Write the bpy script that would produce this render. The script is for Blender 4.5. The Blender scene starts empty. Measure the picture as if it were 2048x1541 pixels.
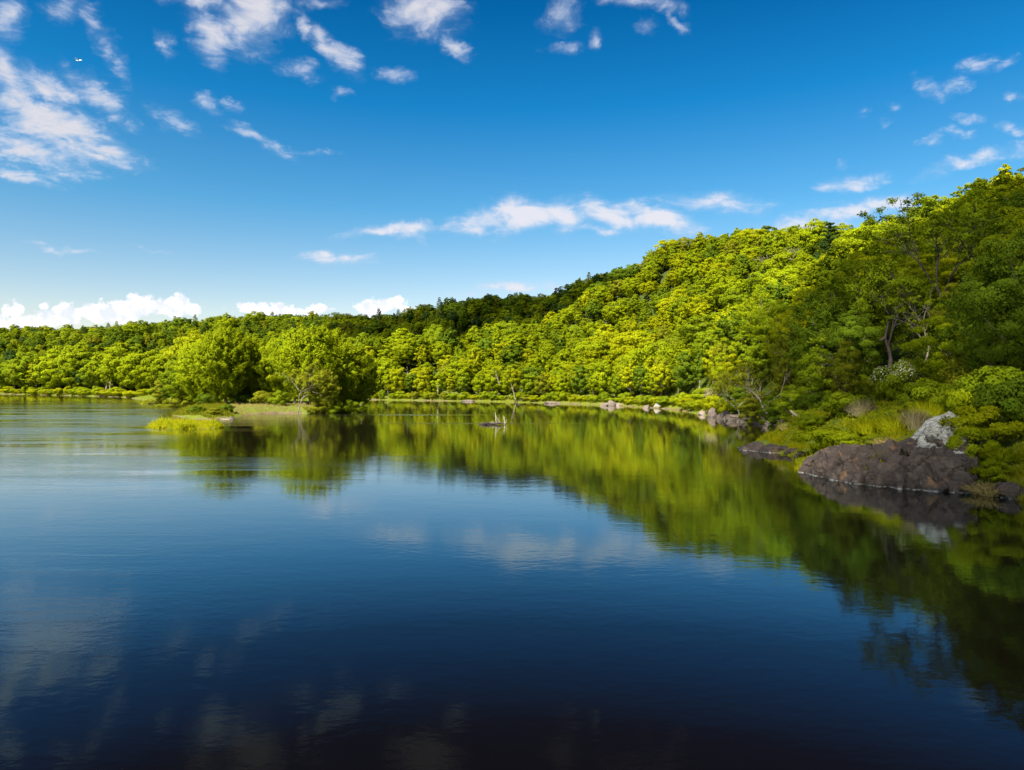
import bpy, bmesh, math, random
import numpy as np
from mathutils import Vector, noise as mnoise

rng = np.random.default_rng(11)
random.seed(11)
scene = bpy.context.scene
COL = scene.collection

# ------------------------------------------------------------------ camera
CAM_H = 8.5            # metres above the river
F = 1365.0             # focal length in photograph pixels (24 mm on 36 mm)
CX, HY = 1024.0, 765.0 # principal column, horizon row
cam_d = bpy.data.cameras.new("camera")
cam_d.lens = 24.0
cam_d.sensor_width = 36.0
cam_d.shift_y = -5.5 / 2048.0
cam_d.clip_start = 0.5
cam_d.clip_end = 12000
cam = bpy.data.objects.new("camera", cam_d)
cam.location = (0, 0, CAM_H)
cam.rotation_euler = (math.radians(90), 0, 0)
COL.objects.link(cam)
scene.camera = cam

# ------------------------------------------------------------------ light and exposure
SUN_EL = math.radians(45)
SUN_FROM = Vector((-0.60, -0.80, 0)).normalized()      # horizontal direction towards the sun
TO_SUN = Vector((SUN_FROM.x * math.cos(SUN_EL), SUN_FROM.y * math.cos(SUN_EL), math.sin(SUN_EL)))
sun_d = bpy.data.lights.new("sun", 'SUN')
sun_d.energy = 5.0
sun_d.angle = math.radians(0.55)
sun_d.color = (1.0, 0.95, 0.84)
sun = bpy.data.objects.new("sun", sun_d)
sun.rotation_euler = (-TO_SUN).to_track_quat('-Z', 'Y').to_euler()
sun.location = (-60, -40, 120)
COL.objects.link(sun)

scene.view_settings.view_transform = 'Standard'
scene.view_settings.look = 'None'
scene.view_settings.gamma = 1.0
scene.view_settings.exposure = 2.4
scene.view_settings.use_curve_mapping = False
scene.render.engine = 'CYCLES'
scene.cycles.max_bounces = 8
scene.cycles.diffuse_bounces = 6
scene.cycles.glossy_bounces = 3
scene.cycles.transmission_bounces = 3
scene.cycles.transparent_max_bounces = 12
scene.cycles.use_denoising = True
scene.cycles.sample_clamp_indirect = 6.0

SKY_STRENGTH = 0.05


class NT:
    """small helper for building node trees"""
    def __init__(self, tree):
        self.t = tree
        self.t.nodes.clear()

    def n(self, typ, **kw):
        nd = self.t.nodes.new(typ)
        for k, v in kw.items():
            setattr(nd, k, v)
        return nd

    def link(self, a, b):
        self.t.links.new(a, b)

    def put(self, sock, v):
        if isinstance(v, bpy.types.NodeSocket):
            self.link(v, sock)
        elif v is not None:
            sock.default_value = v

    def math(self, op, a, b=None, c=None, clamp=False):
        nd = self.n('ShaderNodeMath', operation=op, use_clamp=clamp)
        for i, v in enumerate((a, b, c)):
            if v is not None:
                self.put(nd.inputs[i], v)
        return nd.outputs[0]

    def vmath(self, op, a, b=None):
        nd = self.n('ShaderNodeVectorMath', operation=op)
        self.put(nd.inputs[0], a)
        if b is not None:
            if op == 'SCALE':
                self.put(nd.inputs['Scale'], b)
            else:
                self.put(nd.inputs[1], b)
        return nd.outputs['Value'] if op in ('LENGTH', 'DOT_PRODUCT') else nd.outputs['Vector']

    def mapr(self, v, a, b, c=0.0, d=1.0, kind='SMOOTHSTEP'):
        nd = self.n('ShaderNodeMapRange', interpolation_type=kind)
        for i, x in enumerate((v, a, b, c, d)):
            self.put(nd.inputs[i], x)
        return nd.outputs[0]

    def noise(self, vec, scale, detail=4, rough=0.5, distort=0.0, lac=2.0):
        nd = self.n('ShaderNodeTexNoise')
        if vec is not None:
            self.link(vec, nd.inputs['Vector'])
        nd.inputs['Scale'].default_value = scale
        nd.inputs['Detail'].default_value = detail
        nd.inputs['Roughness'].default_value = rough
        nd.inputs['Lacunarity'].default_value = lac
        nd.inputs['Distortion'].default_value = distort
        return nd.outputs['Fac']

    def mix(self, fac, a, b, blend='MIX'):
        nd = self.n('ShaderNodeMix', data_type='RGBA', blend_type=blend)
        self.put(nd.inputs[0], fac)
        for s, v in ((nd.inputs[6], a), (nd.inputs[7], b)):
            if isinstance(v, tuple) and len(v) == 3:
                v = v + (1.0,)
            self.put(s, v)
        return nd.outputs[2]

    def ramp(self, fac, stops, interp='LINEAR'):
        nd = self.n('ShaderNodeValToRGB')
        nd.color_ramp.interpolation = interp
        els = nd.color_ramp.elements
        while len(els) < len(stops):
            els.new(0.5)
        for e, (p, c) in zip(els, stops):
            e.position = p
            e.color = tuple(c) + (1.0,) if len(c) == 3 else c
        self.put(nd.inputs[0], fac)
        return nd.outputs[0]


# ------------------------------------------------------------------ sky
world = bpy.data.worlds.new("World")
scene.world = world
world.use_nodes = True
W = NT(world.node_tree)
tc = W.n('ShaderNodeTexCoord')
dirv = tc.outputs['Generated']
sky = W.n('ShaderNodeTexSky', sky_type='NISHITA')
sky.sun_disc = False
sky.sun_elevation = SUN_EL
sky.sun_rotation = math.atan2(TO_SUN.x, TO_SUN.y)
sky.altitude = 200
sky.air_density = 1.0
sky.dust_density = 0.3
sky.ozone_density = 2.5
sep = W.n('ShaderNodeSeparateXYZ')
W.link(dirv, sep.inputs[0])
dx, dy, dz = sep.outputs
ysafe = W.math('MAXIMUM', dy, 0.02)
u = W.math('DIVIDE', dx, ysafe)
v = W.math('DIVIDE', dz, ysafe)
comb = W.n('ShaderNodeCombineXYZ')
W.link(u, comb.inputs[0]); W.link(v, comb.inputs[1])
tang = comb.outputs[0]
zs = W.math('ADD', W.math('MAXIMUM', dz, 0.0), 0.16)
combp = W.n('ShaderNodeCombineXYZ')
W.link(W.math('DIVIDE', dx, zs), combp.inputs[0]); W.link(W.math('DIVIDE', dy, zs), combp.inputs[1])
plan = combp.outputs[0]


high = [(20, 40, 40, 55, 0, .9), (25, 165, 110, 45, 55, 1.0), (95, 175, 85, 30, 40, .95), (60, 225, 95, 40, 20, 1.1),
        (190, 190, 95, 32, 35, .85), (225, 110, 75, 24, 65, .6), (120, 260, 170, 48, 22, 1.15), (60, 300, 150, 40, 15, 1.0),
        (215, 300, 75, 26, 22, 1.0), (40, 350, 85, 17, 15, .85), (130, 15, 40, 50, 50, .6), (175, 30, 60, 26, 60, .55),
        (350, 240, 55, 20, 35, .5), (500, 30, 72, 78, 0, 1.15), (420, 80, 70, 36, 55, .9), (415, 5, 80, 24, 10, .9),
        (335, 92, 34, 17, 50, .75), (605, 55, 34, 17, 70, .8), (680, 110, 62, 26, 45, .85), (650, 75, 30, 20, 30, .8),
        (590, 140, 46, 22, 15, .75), (640, 4, 45, 16, 0, .85), (850, 25, 82, 52, 5, 1.05), (790, 30, 30, 45, 20, .7),
        (798, 153, 38, 19, 10, .85), (912, 95, 32, 17, 30, .75), (415, 210, 30, 20, 25, .85), (467, 212, 20, 13, 20, .75),
        (685, 185, 26, 12, 25, .55), (500, 270, 58, 14, 22, .85), (550, 300, 60, 15, 25, .65), (610, 303, 60, 8, 3, .5),
        (1128, 28, 44, 36, -20, .8), (1190, 78, 18, 24, 30, .68), (1285, 57, 26, 21, 0, .8), (1280, 3, 80, 17, 5, .72),
        (1125, 95, 34, 12, -10, .58), (1345, 38, 30, 10, 50, .45), (1950, 132, 38, 20, -10, .72), (2006, 126, 26, 13, -15, .7),
        (1865, 180, 36, 22, 30, .7), (1905, 174, 36, 15, -8, .7), (2036, 194, 24, 14, 0, .75), (1952, 240, 34, 13, 8, .7),
        (2028, 262, 34, 14, 5, .74), (1868, 277, 26, 14, -20, .6), (1918, 267, 30, 12, 5, .6), (1780, 205, 18, 11, 0, .5),
        (1772, 247, 17, 11, 0, .5), (1678, 320, 20, 11, 0, .55), (1720, 222, 15, 11, 0, .42)]
low = [(1030, 432, 100, 34, -5, 1.15), (960, 445, 75, 24, -8, 1.05), (1130, 430, 90, 36, 5, 1.0), (1215, 428, 90, 30, 8, .95),
       (1180, 455, 60, 13, 5, .9), (1310, 433, 100, 30, 12, 1.05), (1435, 408, 110, 26, 3, .85), (790, 460, 105, 15, -4, .9),
       (845, 468, 22, 12, 20, .6), (665, 515, 75, 14, 6, .88), (655, 508, 22, 12, 0, .85), (1720, 420, 110, 22, -6, 1.1), (1790, 415, 60, 22, -6, 1.0),
       (1600, 455, 105, 20, -4, .95), (1710, 360, 70, 20, -8, .72), (1950, 322, 120, 18, -16, .75), (2020, 312, 40, 14, -10, .7),
       (1010, 577, 130, 12, -4, .85), (1100, 570, 90, 14, 0, .7), (115, 497, 70, 7, 2, .6), (310, 498, 52, 4, 2, .6)]
cumulus = [(40, 640, 60, 26, 0, .95), (25, 618, 16, 22, 0, 1.0), (95, 610, 14, 8, 0, .9), (130, 632, 70, 20, 0, .95), (230, 625, 90, 24, 0, 1.02), (290, 612, 50, 22, 0, 1.02),
           (350, 612, 42, 28, 0, 1.1), (390, 625, 30, 16, 0, .95), (520, 622, 60, 14, 0, .95), (580, 618, 50, 16, 0, 1.02), (635, 622, 30, 12, 0, .95),
           (730, 614, 45, 20, 0, 1.02), (785, 608, 42, 24, 0, 1.1), (825, 622, 25, 12, 0, .95)]
# where clouds stand: a soft map over bearing (-1..1) and height (0..0.75) computed here, broken up by noise below
MW, MH = 1024, 384
_uu, _vv = np.meshgrid((np.arange(MW) + .5) / MW * 2 - 1, (np.arange(MH) + .5) / MH * 0.75)


def blob_map(lst):
    acc = np.zeros((MH, MW))
    for (px, py, rx, ry, rot, w) in lst:
        c, s_ = math.cos(math.radians(-rot)), math.sin(math.radians(-rot))
        ex, ey = _uu - (px - CX) / F, _vv - (HY - py) / F
        d = np.clip(1 - np.hypot((ex * c + ey * s_) * F / rx, (-ex * s_ + ey * c) * F / ry) / 1.55, 0, 1)
        acc = np.maximum(acc, w * d * d * (3 - 2 * d))
    return acc


cloud_img = bpy.data.images.new('cloud_places', MW, MH, float_buffer=True, is_data=True)
_pix = np.ones((MH, MW, 4), dtype=np.float32)
for _k, _l in enumerate((high, low, cumulus)): _pix[..., _k] = blob_map(_l)
cloud_img.pixels.foreach_set(_pix.ravel())
cloud_img.update()
w1 = W.n('ShaderNodeTexNoise'); W.link(tang, w1.inputs['Vector']); w1.inputs['Scale'].default_value = 16; w1.inputs['Detail'].default_value = 5; w1.inputs['Roughness'].default_value = 0.6
tw = W.vmath('ADD', tang, W.vmath('MULTIPLY', W.vmath('SUBTRACT', w1.outputs['Color'], (0.5, 0.5, 0.5)), (0.075, 0.045, 0)))
cm = W.n('ShaderNodeMapping'); W.link(tw, cm.inputs['Vector'])
cm.inputs['Location'].default_value = (0.5, 0, 0); cm.inputs['Scale'].default_value = (0.5, 1 / 0.75, 1)
ci_ = W.n('ShaderNodeTexImage'); ci_.image = cloud_img; ci_.extension = 'CLIP'; ci_.interpolation = 'Cubic'
W.link(cm.outputs[0], ci_.inputs['Vector'])
csep = W.n('ShaderNodeSeparateColor'); W.link(ci_.outputs['Color'], csep.inputs[0])
elev = W.math('DIVIDE', dz, W.math('SQRT', W.math('ADD', W.math('MULTIPLY', dx, dx), W.math('MULTIPLY', dy, dy))))
warp = W.n('ShaderNodeTexNoise'); W.link(plan, warp.inputs['Vector']); warp.inputs['Scale'].default_value = 6; warp.inputs['Detail'].default_value = 3
wv = W.vmath('SCALE', W.vmath('SUBTRACT', warp.outputs['Color'], (0.5, 0.5, 0.5)), 0.16)
planw = W.vmath('ADD', plan, wv)
nA = W.noise(planw, 9.0, 8, 0.62)
nA2 = W.noise(planw, 26.0, 6, 0.6)
nAm = W.math('ADD', W.math('MULTIPLY', nA, 0.62), W.math('MULTIPLY', nA2, 0.38))
mapl = W.n('ShaderNodeMapping'); W.link(tang, mapl.inputs['Vector']); mapl.inputs['Scale'].default_value = (0.55, 1.3, 1)
nL = W.noise(mapl.outputs[0], 26.0, 8, 0.6, 0.6)
nC = W.noise(tang, 42.0, 7, 0.58, 0.3)
# beyond the photograph's edges the same broken cloud goes on
outside = W.math('MAXIMUM', W.mapr(v, 0.58, 0.75), W.mapr(W.math('ABSOLUTE', u), 0.82, 1.05))
gen = W.math('MULTIPLY', W.mapr(W.noise(plan, 1.6, 5, 0.55), 0.5, 0.68), W.math('MULTIPLY', outside, 0.9))
dA = W.math('MAXIMUM', csep.outputs[0], gen)
cA = W.mapr(W.math('ADD', dA, W.math('MULTIPLY', W.math('SUBTRACT', nAm, 0.5), 3.0)), 0.16, 1.30)
cA = W.math('MAXIMUM', cA, W.math('MULTIPLY', W.mapr(W.math('ADD', dA, W.math('MULTIPLY', W.math('SUBTRACT', nAm, 0.5), 2.0)), 0.0, 1.5), 0.62))
cA = W.math('MULTIPLY', cA, W.mapr(dA, 0.0, 0.14))
dL = csep.outputs[1]
cL = W.mapr(W.math('ADD', dL, W.math('MULTIPLY', W.math('SUBTRACT', nL, 0.5), 2.1)), 0.16, 1.10)
cL = W.math('MAXIMUM', cL, W.math('MULTIPLY', W.mapr(W.math('ADD', dL, W.math('MULTIPLY', W.math('SUBTRACT', nL, 0.5), 1.6)), 0.0, 1.4), 0.65))
cL = W.math('MULTIPLY', cL, W.mapr(dL, 0.0, 0.14))
dC = csep.outputs[2]
cC = W.mapr(W.math('ADD', dC, W.math('MULTIPLY', W.math('SUBTRACT', nC, 0.5), 2.0)), 0.34, 0.66)
cC = W.math('MULTIPLY', cC, W.mapr(dC, 0.0, 0.2))
# sky colour: the physical sky, graded as the camera's picture is (deeper blue with height)
grade = W.ramp(W.mapr(elev, 0.0, 1.0, 0, 1, 'LINEAR'),
               [(0.0, (0.80, 0.58, 0.48)), (0.10, (0.65, 0.585, 0.52)), (0.25, (0.225, 0.51, 0.58)), (0.40, (0.032, 0.40, 0.58)), (0.55, (0.006, 0.285, 0.475)), (1.0, (0.003, 0.16, 0.30))])
skyc = W.mix(1.0, sky.outputs[0], grade, 'MULTIPLY')
skyc = W.vmath('SCALE', skyc, SKY_STRENGTH)
CB = 0.31      # cloud brightness
hi_col = W.mix(W.mapr(cA, 0.35, 1.0), (0.43 * CB, 0.47 * CB, 0.56 * CB), (0.47 * CB, 0.465 * CB, 0.50 * CB))
lo_col = W.mix(W.mapr(cL, 0.35, 1.0), (0.43 * CB, 0.47 * CB, 0.56 * CB), (0.53 * CB, 0.52 * CB, 0.555 * CB))
cu_shade = W.mapr(W.noise(tang, 55.0, 5, 0.55), 0.38, 0.6)
cu_col = W.mix(cu_shade, (0.54 * CB, 0.57 * CB, 0.64 * CB), (0.74 * CB, 0.72 * CB, 0.73 * CB))
c1 = W.mix(W.math('MULTIPLY', cA, 0.92), skyc, hi_col)
c2 = W.mix(W.math('MULTIPLY', cL, 0.9), c1, lo_col)
c3 = W.mix(W.math('MULTIPLY', cC, 0.97), c2, cu_col)
bg = W.n('ShaderNodeBackground')
W.link(c3, bg.inputs['Color'])
bg.inputs['Strength'].default_value = 1.0
wo = W.n('ShaderNodeOutputWorld')
W.link(bg.outputs[0], wo.inputs['Surface'])
world.cycles.sampling_method = 'MANUAL'
world.cycles.sample_map_resolution = 512

# ------------------------------------------------------------------ object helpers


def tag(o, label=None, cat=None, group=None, kind=None):
    if label: o['label'] = label
    if cat: o['category'] = cat
    if group: o['group'] = group
    if kind: o['kind'] = kind
    return o


def link_mesh(name, me, parent=None):
    o = bpy.data.objects.new(name, me)
    COL.objects.link(o)
    if parent is not None:
        o.parent = parent
    return o


def empty(name, loc, rz=0.0, scale=(1, 1, 1)):
    o = bpy.data.objects.new(name, None)
    o.empty_display_size = 0.5
    o.location = loc
    o.rotation_euler = (0, 0, rz)
    o.scale = scale
    COL.objects.link(o)
    return o


def raw_mesh(name, V, loops, nper, mats, mat_idx=None, normals=None, tint=None):
    """V (n,3); faces all with nper corners"""
    V = np.asarray(V, dtype=np.float32)
    loops = np.asarray(loops, dtype=np.int32).ravel()
    me = bpy.data.meshes.new(name)
    me.vertices.add(len(V)); me.vertices.foreach_set('co', V.ravel())
    nf = len(loops) // nper
    me.loops.add(len(loops)); me.loops.foreach_set('vertex_index', loops)
    me.polygons.add(nf)
    me.polygons.foreach_set('loop_start', np.arange(nf, dtype=np.int32) * nper)
    for m in mats: me.materials.append(m)
    if mat_idx is not None: me.polygons.foreach_set('material_index', np.asarray(mat_idx, dtype=np.int32))
    if tint is not None:
        a = me.attributes.new('tint', 'FLOAT', 'POINT'); a.data.foreach_set('value', np.asarray(tint, dtype=np.float32))
    me.update(calc_edges=True)
    me.validate()
    if normals is not None:
        me.normals_split_custom_set_from_vertices(np.asarray(normals, dtype=np.float32).tolist())
    return me


def unit(a):
    return a / np.maximum(np.linalg.norm(a, axis=-1, keepdims=True), 1e-9)


class Geo:
    """collects quads (as vertex + face arrays) into one mesh"""
    def __init__(self):
        self.V, self.Fc, self.N, self.T, self.M, self.n = [], [], [], [], [], 0

    def quads(self, P, N, T, mat=0):
        """P (n,4,3) separate quads, N (n,4,3) normals, T (n,) tint"""
        n = len(P)
        gn = np.cross(P[:, 1] - P[:, 0], P[:, 2] - P[:, 1])
        fl = np.einsum('ij,ij->i', gn, N[:, 0]) < 0
        P = np.where(fl[:, None, None], P[:, ::-1], P); N = np.where(fl[:, None, None], N[:, ::-1], N)
        self.V.append(P.reshape(-1, 3)); self.N.append(N.reshape(-1, 3))
        self.T.append(np.repeat(T, 4)); self.Fc.append(np.arange(4 * n).reshape(n, 4) + self.n)
        self.M.append(np.full(n, mat)); self.n += 4 * n

    def tube(self, pts, rad, sides=7, mat=0, tint=0.5):
        pts = np.asarray(pts, float); k = len(pts)
        tan = unit(np.gradient(pts, axis=0))
        ref = np.array([0.31, 0.95, 0.05]) if abs(tan[:, 2]).mean() > 0.6 else np.array([0.05, 0.1, 0.99])
        a = unit(np.cross(tan, ref)); b = np.cross(tan, a)
        th = np.linspace(0, 2 * np.pi, sides, endpoint=False)
        ring = (np.cos(th)[None, :, None] * a[:, None, :] + np.sin(th)[None, :, None] * b[:, None, :])
        P = pts[:, None, :] + ring * np.asarray(rad)[:, None, None]
        idx = np.arange(k * sides).reshape(k, sides)
        f = np.stack([idx[:-1], np.roll(idx, -1, 1)[:-1], np.roll(idx, -1, 1)[1:], idx[1:]], -1).reshape(-1, 4)
        self.V.append(P.reshape(-1, 3)); self.N.append(ring.reshape(-1, 3)); self.T.append(np.full(k * sides, tint))
        self.Fc.append(f + self.n); self.M.append(np.full(len(f), mat)); self.n += k * sides

    def mesh(self, name, mats):
        return raw_mesh(name, np.concatenate(self.V), np.concatenate(self.Fc), 4, mats, np.concatenate(self.M),
                        unit(np.concatenate(self.N)), np.concatenate(self.T))


# ------------------------------------------------------------------ materials


def new_mat(name):
    m = bpy.data.materials.new(name)
    m.use_nodes = True
    return m, NT(m.node_tree)


def finish(T, shader, disp=None):
    o = T.n('ShaderNodeOutputMaterial')
    T.link(shader, o.inputs['Surface'])


def principled(T, color, rough=0.7, spec=0.3, normal=None, ior=None):
    p = T.n('ShaderNodeBsdfPrincipled')
    T.put(p.inputs['Base Color'], color if isinstance(color, bpy.types.NodeSocket) else tuple(color) + (1,))
    T.put(p.inputs['Roughness'], rough)
    T.put(p.inputs['Specular IOR Level'], spec)
    if normal is not None: T.link(normal, p.inputs['Normal'])
    if ior: p.inputs['IOR'].default_value = ior
    return p.outputs[0]


def leaf_material(name, source, wide=False):
    m, T = new_mat(name)
    if source == 'object':
        base = T.n('ShaderNodeObjectInfo').outputs['Color']
    else:
        rnd = T.n('ShaderNodeObjectInfo').outputs['Random']
        base = T.ramp(rnd, source, 'LINEAR')
    at = T.n('ShaderNodeAttribute'); at.attribute_name = 'tint'
    val = T.mapr(at.outputs['Fac'], 0, 1, 0.55, 1.35, 'LINEAR') if wide else T.mapr(at.outputs['Fac'], 0, 1, 0.74, 1.24, 'LINEAR')
    hs = T.n('ShaderNodeHueSaturation')
    T.put(hs.inputs['Hue'], T.mapr(at.outputs['Fac'], 0, 1, 0.530 if wide else 0.510, 0.462 if wide else 0.491, 'LINEAR'))
    T.put(hs.inputs['Value'], val)
    T.link(base, hs.inputs['Color'])
    col = hs.outputs[0]
    d = principled(T, col, 0.8, 0.03)
    tr = T.n('ShaderNodeBsdfTranslucent')
    hs2 = T.n('ShaderNodeHueSaturation'); T.link(col, hs2.inputs['Color']); hs2.inputs['Hue'].default_value = 0.496; hs2.inputs['Value'].default_value = 1.25
    T.link(hs2.outputs[0], tr.inputs['Color'])
    mx = T.n('ShaderNodeMixShader'); mx.inputs[0].default_value = 0.5
    T.link(d, mx.inputs[1]); T.link(tr.outputs[0], mx.inputs[2])
    finish(T, mx.outputs[0])
    return m


PALETTE = {
    'yellow green': (0.200, 0.212, 0.003),
    'lime green': (0.158, 0.190, 0.003),
    'mid green': (0.124, 0.160, 0.004),
    'deep green': (0.074, 0.110, 0.005),
    'olive green': (0.130, 0.138, 0.006),
    'dark green': (0.030, 0.058, 0.010),
    'grey brown': (0.19, 0.165, 0.085),
    'straw': (0.34, 0.27, 0.10),
}
M_LEAF = leaf_material('leaf', 'object')
M_LEAF_WOOD = leaf_material('leaf_wood', [(0.0, PALETTE['deep green']), (0.25, PALETTE['mid green']), (0.5, PALETTE['lime green']), (0.75, PALETTE['yellow green']), (0.9, PALETTE['mid green']), (1.0, PALETTE['olive green'])])
M_LEAF_RIDGE = leaf_material('leaf_ridge', [(0.0, PALETTE['dark green']), (0.3, PALETTE['deep green']), (0.6, PALETTE['mid green']), (0.85, PALETTE['lime green']), (1.0, PALETTE['olive green'])])  # darker greens hold part of the far ridge's cloud shade
M_GRASS = leaf_material('grass_blade', 'object', True)


def bark_material(name, c0, c1):
    m, T = new_mat(name)
    tcn = T.n('ShaderNodeTexCoord')
    mp = T.n('ShaderNodeMapping'); T.link(tcn.outputs['Object'], mp.inputs[0]); mp.inputs['Scale'].default_value = (4, 4, 0.9)
    f = T.noise(mp.outputs[0], 2.5, 6, 0.65)
    col = T.ramp(f, [(0.3, c0), (0.7, c1)])
    b = T.n('ShaderNodeBump'); b.inputs['Strength'].default_value = 0.6; b.inputs['Distance'].default_value = 0.05
    T.link(f, b.inputs['Height'])
    finish(T, principled(T, col, 0.9, 0.1, b.outputs[0]))
    return m


M_BARK = bark_material('bark', (0.035, 0.027, 0.02), (0.11, 0.09, 0.07))
M_PALE = bark_material('pale_bark', (0.075, 0.062, 0.045), (0.19, 0.16, 0.12))
M_DRIFT = bark_material('driftwood', (0.12, 0.098, 0.07), (0.25, 0.21, 0.16))
M_DARKWOOD = bark_material('wet_wood', (0.016, 0.013, 0.011), (0.05, 0.04, 0.032))


def rock_material(name, c0, c1, lichen=0.0, lichen_col=(0.42, 0.44, 0.41), rust=0.25, wet=True):
    m, T = new_mat(name)
    geo = T.n('ShaderNodeNewGeometry')
    P = geo.outputs['Position']
    f = T.noise(P, 0.9, 8, 0.62)
    g = T.noise(P, 5.0, 6, 0.6)
    col = T.ramp(T.math('ADD', T.math('MULTIPLY', f, 0.6), T.math('MULTIPLY', g, 0.4)), [(0.32, c0), (0.66, c1)])
    r = T.mapr(T.noise(P, 0.7, 5, 0.6), 0.58, 0.72, 0, rust)
    col = T.mix(r, col, (0.20, 0.105, 0.035))
    vo = T.n('ShaderNodeTexVoronoi', feature='DISTANCE_TO_EDGE'); vo.inputs['Scale'].default_value = 0.62
    wp = T.vmath('ADD', P, T.vmath('SCALE', T.n('ShaderNodeTexNoise').outputs['Color'], 0.0))
    nz = T.n('ShaderNodeTexNoise'); T.link(P, nz.inputs['Vector']); nz.inputs['Scale'].default_value = 1.4; nz.inputs['Detail'].default_value = 5
    wp = T.vmath('ADD', P, T.vmath('SCALE', T.vmath('SUBTRACT', nz.outputs['Color'], (0.5, 0.5, 0.5)), 0.9))
    st = T.n('ShaderNodeMapping'); T.link(wp, st.inputs[0]); st.inputs['Rotation'].default_value = (0.2, 0.75, 0.3); st.inputs['Scale'].default_value = (0.55, 1.0, 1.9)
    T.link(st.outputs[0], vo.inputs['Vector'])
    crack = T.math('MAXIMUM', T.mapr(vo.outputs['Distance'], 0.0, 0.03), T.mapr(T.noise(P, 0.55, 3, 0.5), 0.45, 0.55))
    if lichen > 0:
        lf = T.noise(P, 2.6, 7, 0.72)
        vl = T.n('ShaderNodeTexVoronoi', feature='DISTANCE_TO_EDGE'); vl.inputs['Scale'].default_value = 2.2; T.link(st.outputs[0], vl.inputs['Vector'])
        lf = T.math('ADD', lf, T.mapr(T.vmath('DOT_PRODUCT', geo.outputs['Normal'], (-0.42, -0.5, 0.75)), 0.25, 0.9, -0.25, 0.03)) if lichen > .5 else lf
        lm = T.math('MULTIPLY', T.mapr(lf, 0.62 - 0.25 * lichen, 0.70 - 0.25 * lichen), T.mapr(vl.outputs['Distance'], 0.02, 0.10))
        lc = T.mix(T.noise(P, 9.0, 4, 0.6), lichen_col, tuple(x * 0.72 for x in lichen_col))
        col = T.mix(lm, col, lc)
    col = T.mix(crack, T.mix(0.75, col, (0.012, 0.010, 0.009)), col)
    rough = 0.8
    if wet:
        z = T.n('ShaderNodeSeparateXYZ'); T.link(P, z.inputs[0])
        wl = T.math('ADD', z.outputs[2], T.math('MULTIPLY', T.noise(P, 1.2, 4, 0.6), -0.28))
        dry = T.mapr(wl, -0.02, 0.16)
        scum = T.math('MULTIPLY', T.mapr(z.outputs[2], 0.10, 0.03), T.mapr(T.noise(P, 3.0, 3, 0.5), 0.42, 0.55))
        col = T.mix(dry, T.mix(0.55, col, (0.02, 0.016, 0.013)), col)
        col = T.mix(T.math('MULTIPLY', scum, 0.28), col, (0.42, 0.40, 0.36))
        rough = T.mapr(dry, 0, 1, 0.35, 0.8, 'LINEAR')
    b = T.n('ShaderNodeBump'); b.inputs['Strength'].default_value = 0.9; b.inputs['Distance'].default_value = 0.22
    T.link(T.math('ADD', T.math('MULTIPLY', crack, 0.35), T.math('ADD', T.math('MULTIPLY', f, 0.45), T.math('MULTIPLY', g, 0.2))), b.inputs['Height'])
    finish(T, principled(T, col, rough, 0.3, b.outputs[0]))
    return m


M_ROCK = rock_material('dark_rock', (0.008, 0.0055, 0.0045), (0.050, 0.035, 0.026), 0.0, (0.40, 0.36, 0.28), 0.4)
M_ROCK_FAR = rock_material('brown_rock', (0.035, 0.026, 0.02), (0.12, 0.09, 0.066), 0.1, (0.5, 0.46, 0.38), 0.3)
M_LICHEN = rock_material('lichen_rock', (0.035, 0.035, 0.032), (0.13, 0.125, 0.115), 0.8, (0.22, 0.215, 0.185), 0.05)
M_WHITE_ROCK = rock_material('whitened_rock', (0.12, 0.09, 0.07), (0.26, 0.21, 0.17), 0.7, (0.33, 0.315, 0.28), 0.1)


def ground_material(name):
    m, T = new_mat(name)
    geo = T.n('ShaderNodeNewGeometry')
    P = geo.outputs['Position']
    z = T.n('ShaderNodeSeparateXYZ'); T.link(P, z.inputs[0])
    f = T.noise(P, 0.35, 6, 0.6)
    g = T.noise(P, 2.0, 5, 0.6)
    grass = T.ramp(g, [(0.3, (0.035, 0.05, 0.006)), (0.55, (0.07, 0.088, 0.009)), (0.75, (0.10, 0.095, 0.02))])
    mud = T.ramp(f, [(0.3, (0.04, 0.03, 0.02)), (0.7, (0.11, 0.08, 0.05))])
    hz = T.math('ADD', z.outputs[2], T.math('ADD', T.math('MULTIPLY', T.math('SUBTRACT', f, 0.5), 1.2), T.math('MULTIPLY', T.math('SUBTRACT', T.noise(P, 0.07, 3, 0.6), 0.5), 2.4)))
    col = T.mix(T.mapr(hz, 0.05, 0.3), mud, grass)
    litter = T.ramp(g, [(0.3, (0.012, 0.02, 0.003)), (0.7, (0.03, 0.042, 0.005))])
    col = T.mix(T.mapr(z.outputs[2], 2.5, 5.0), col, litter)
    b = T.n('ShaderNodeBump'); b.inputs['Strength'].default_value = 0.7; b.inputs['Distance'].default_value = 0.3
    T.link(g, b.inputs['Height'])
    finish(T, principled(T, col, 0.92, 0.1, b.outputs[0]))
    return m


M_GROUND = ground_material('forest_ground')


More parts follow.
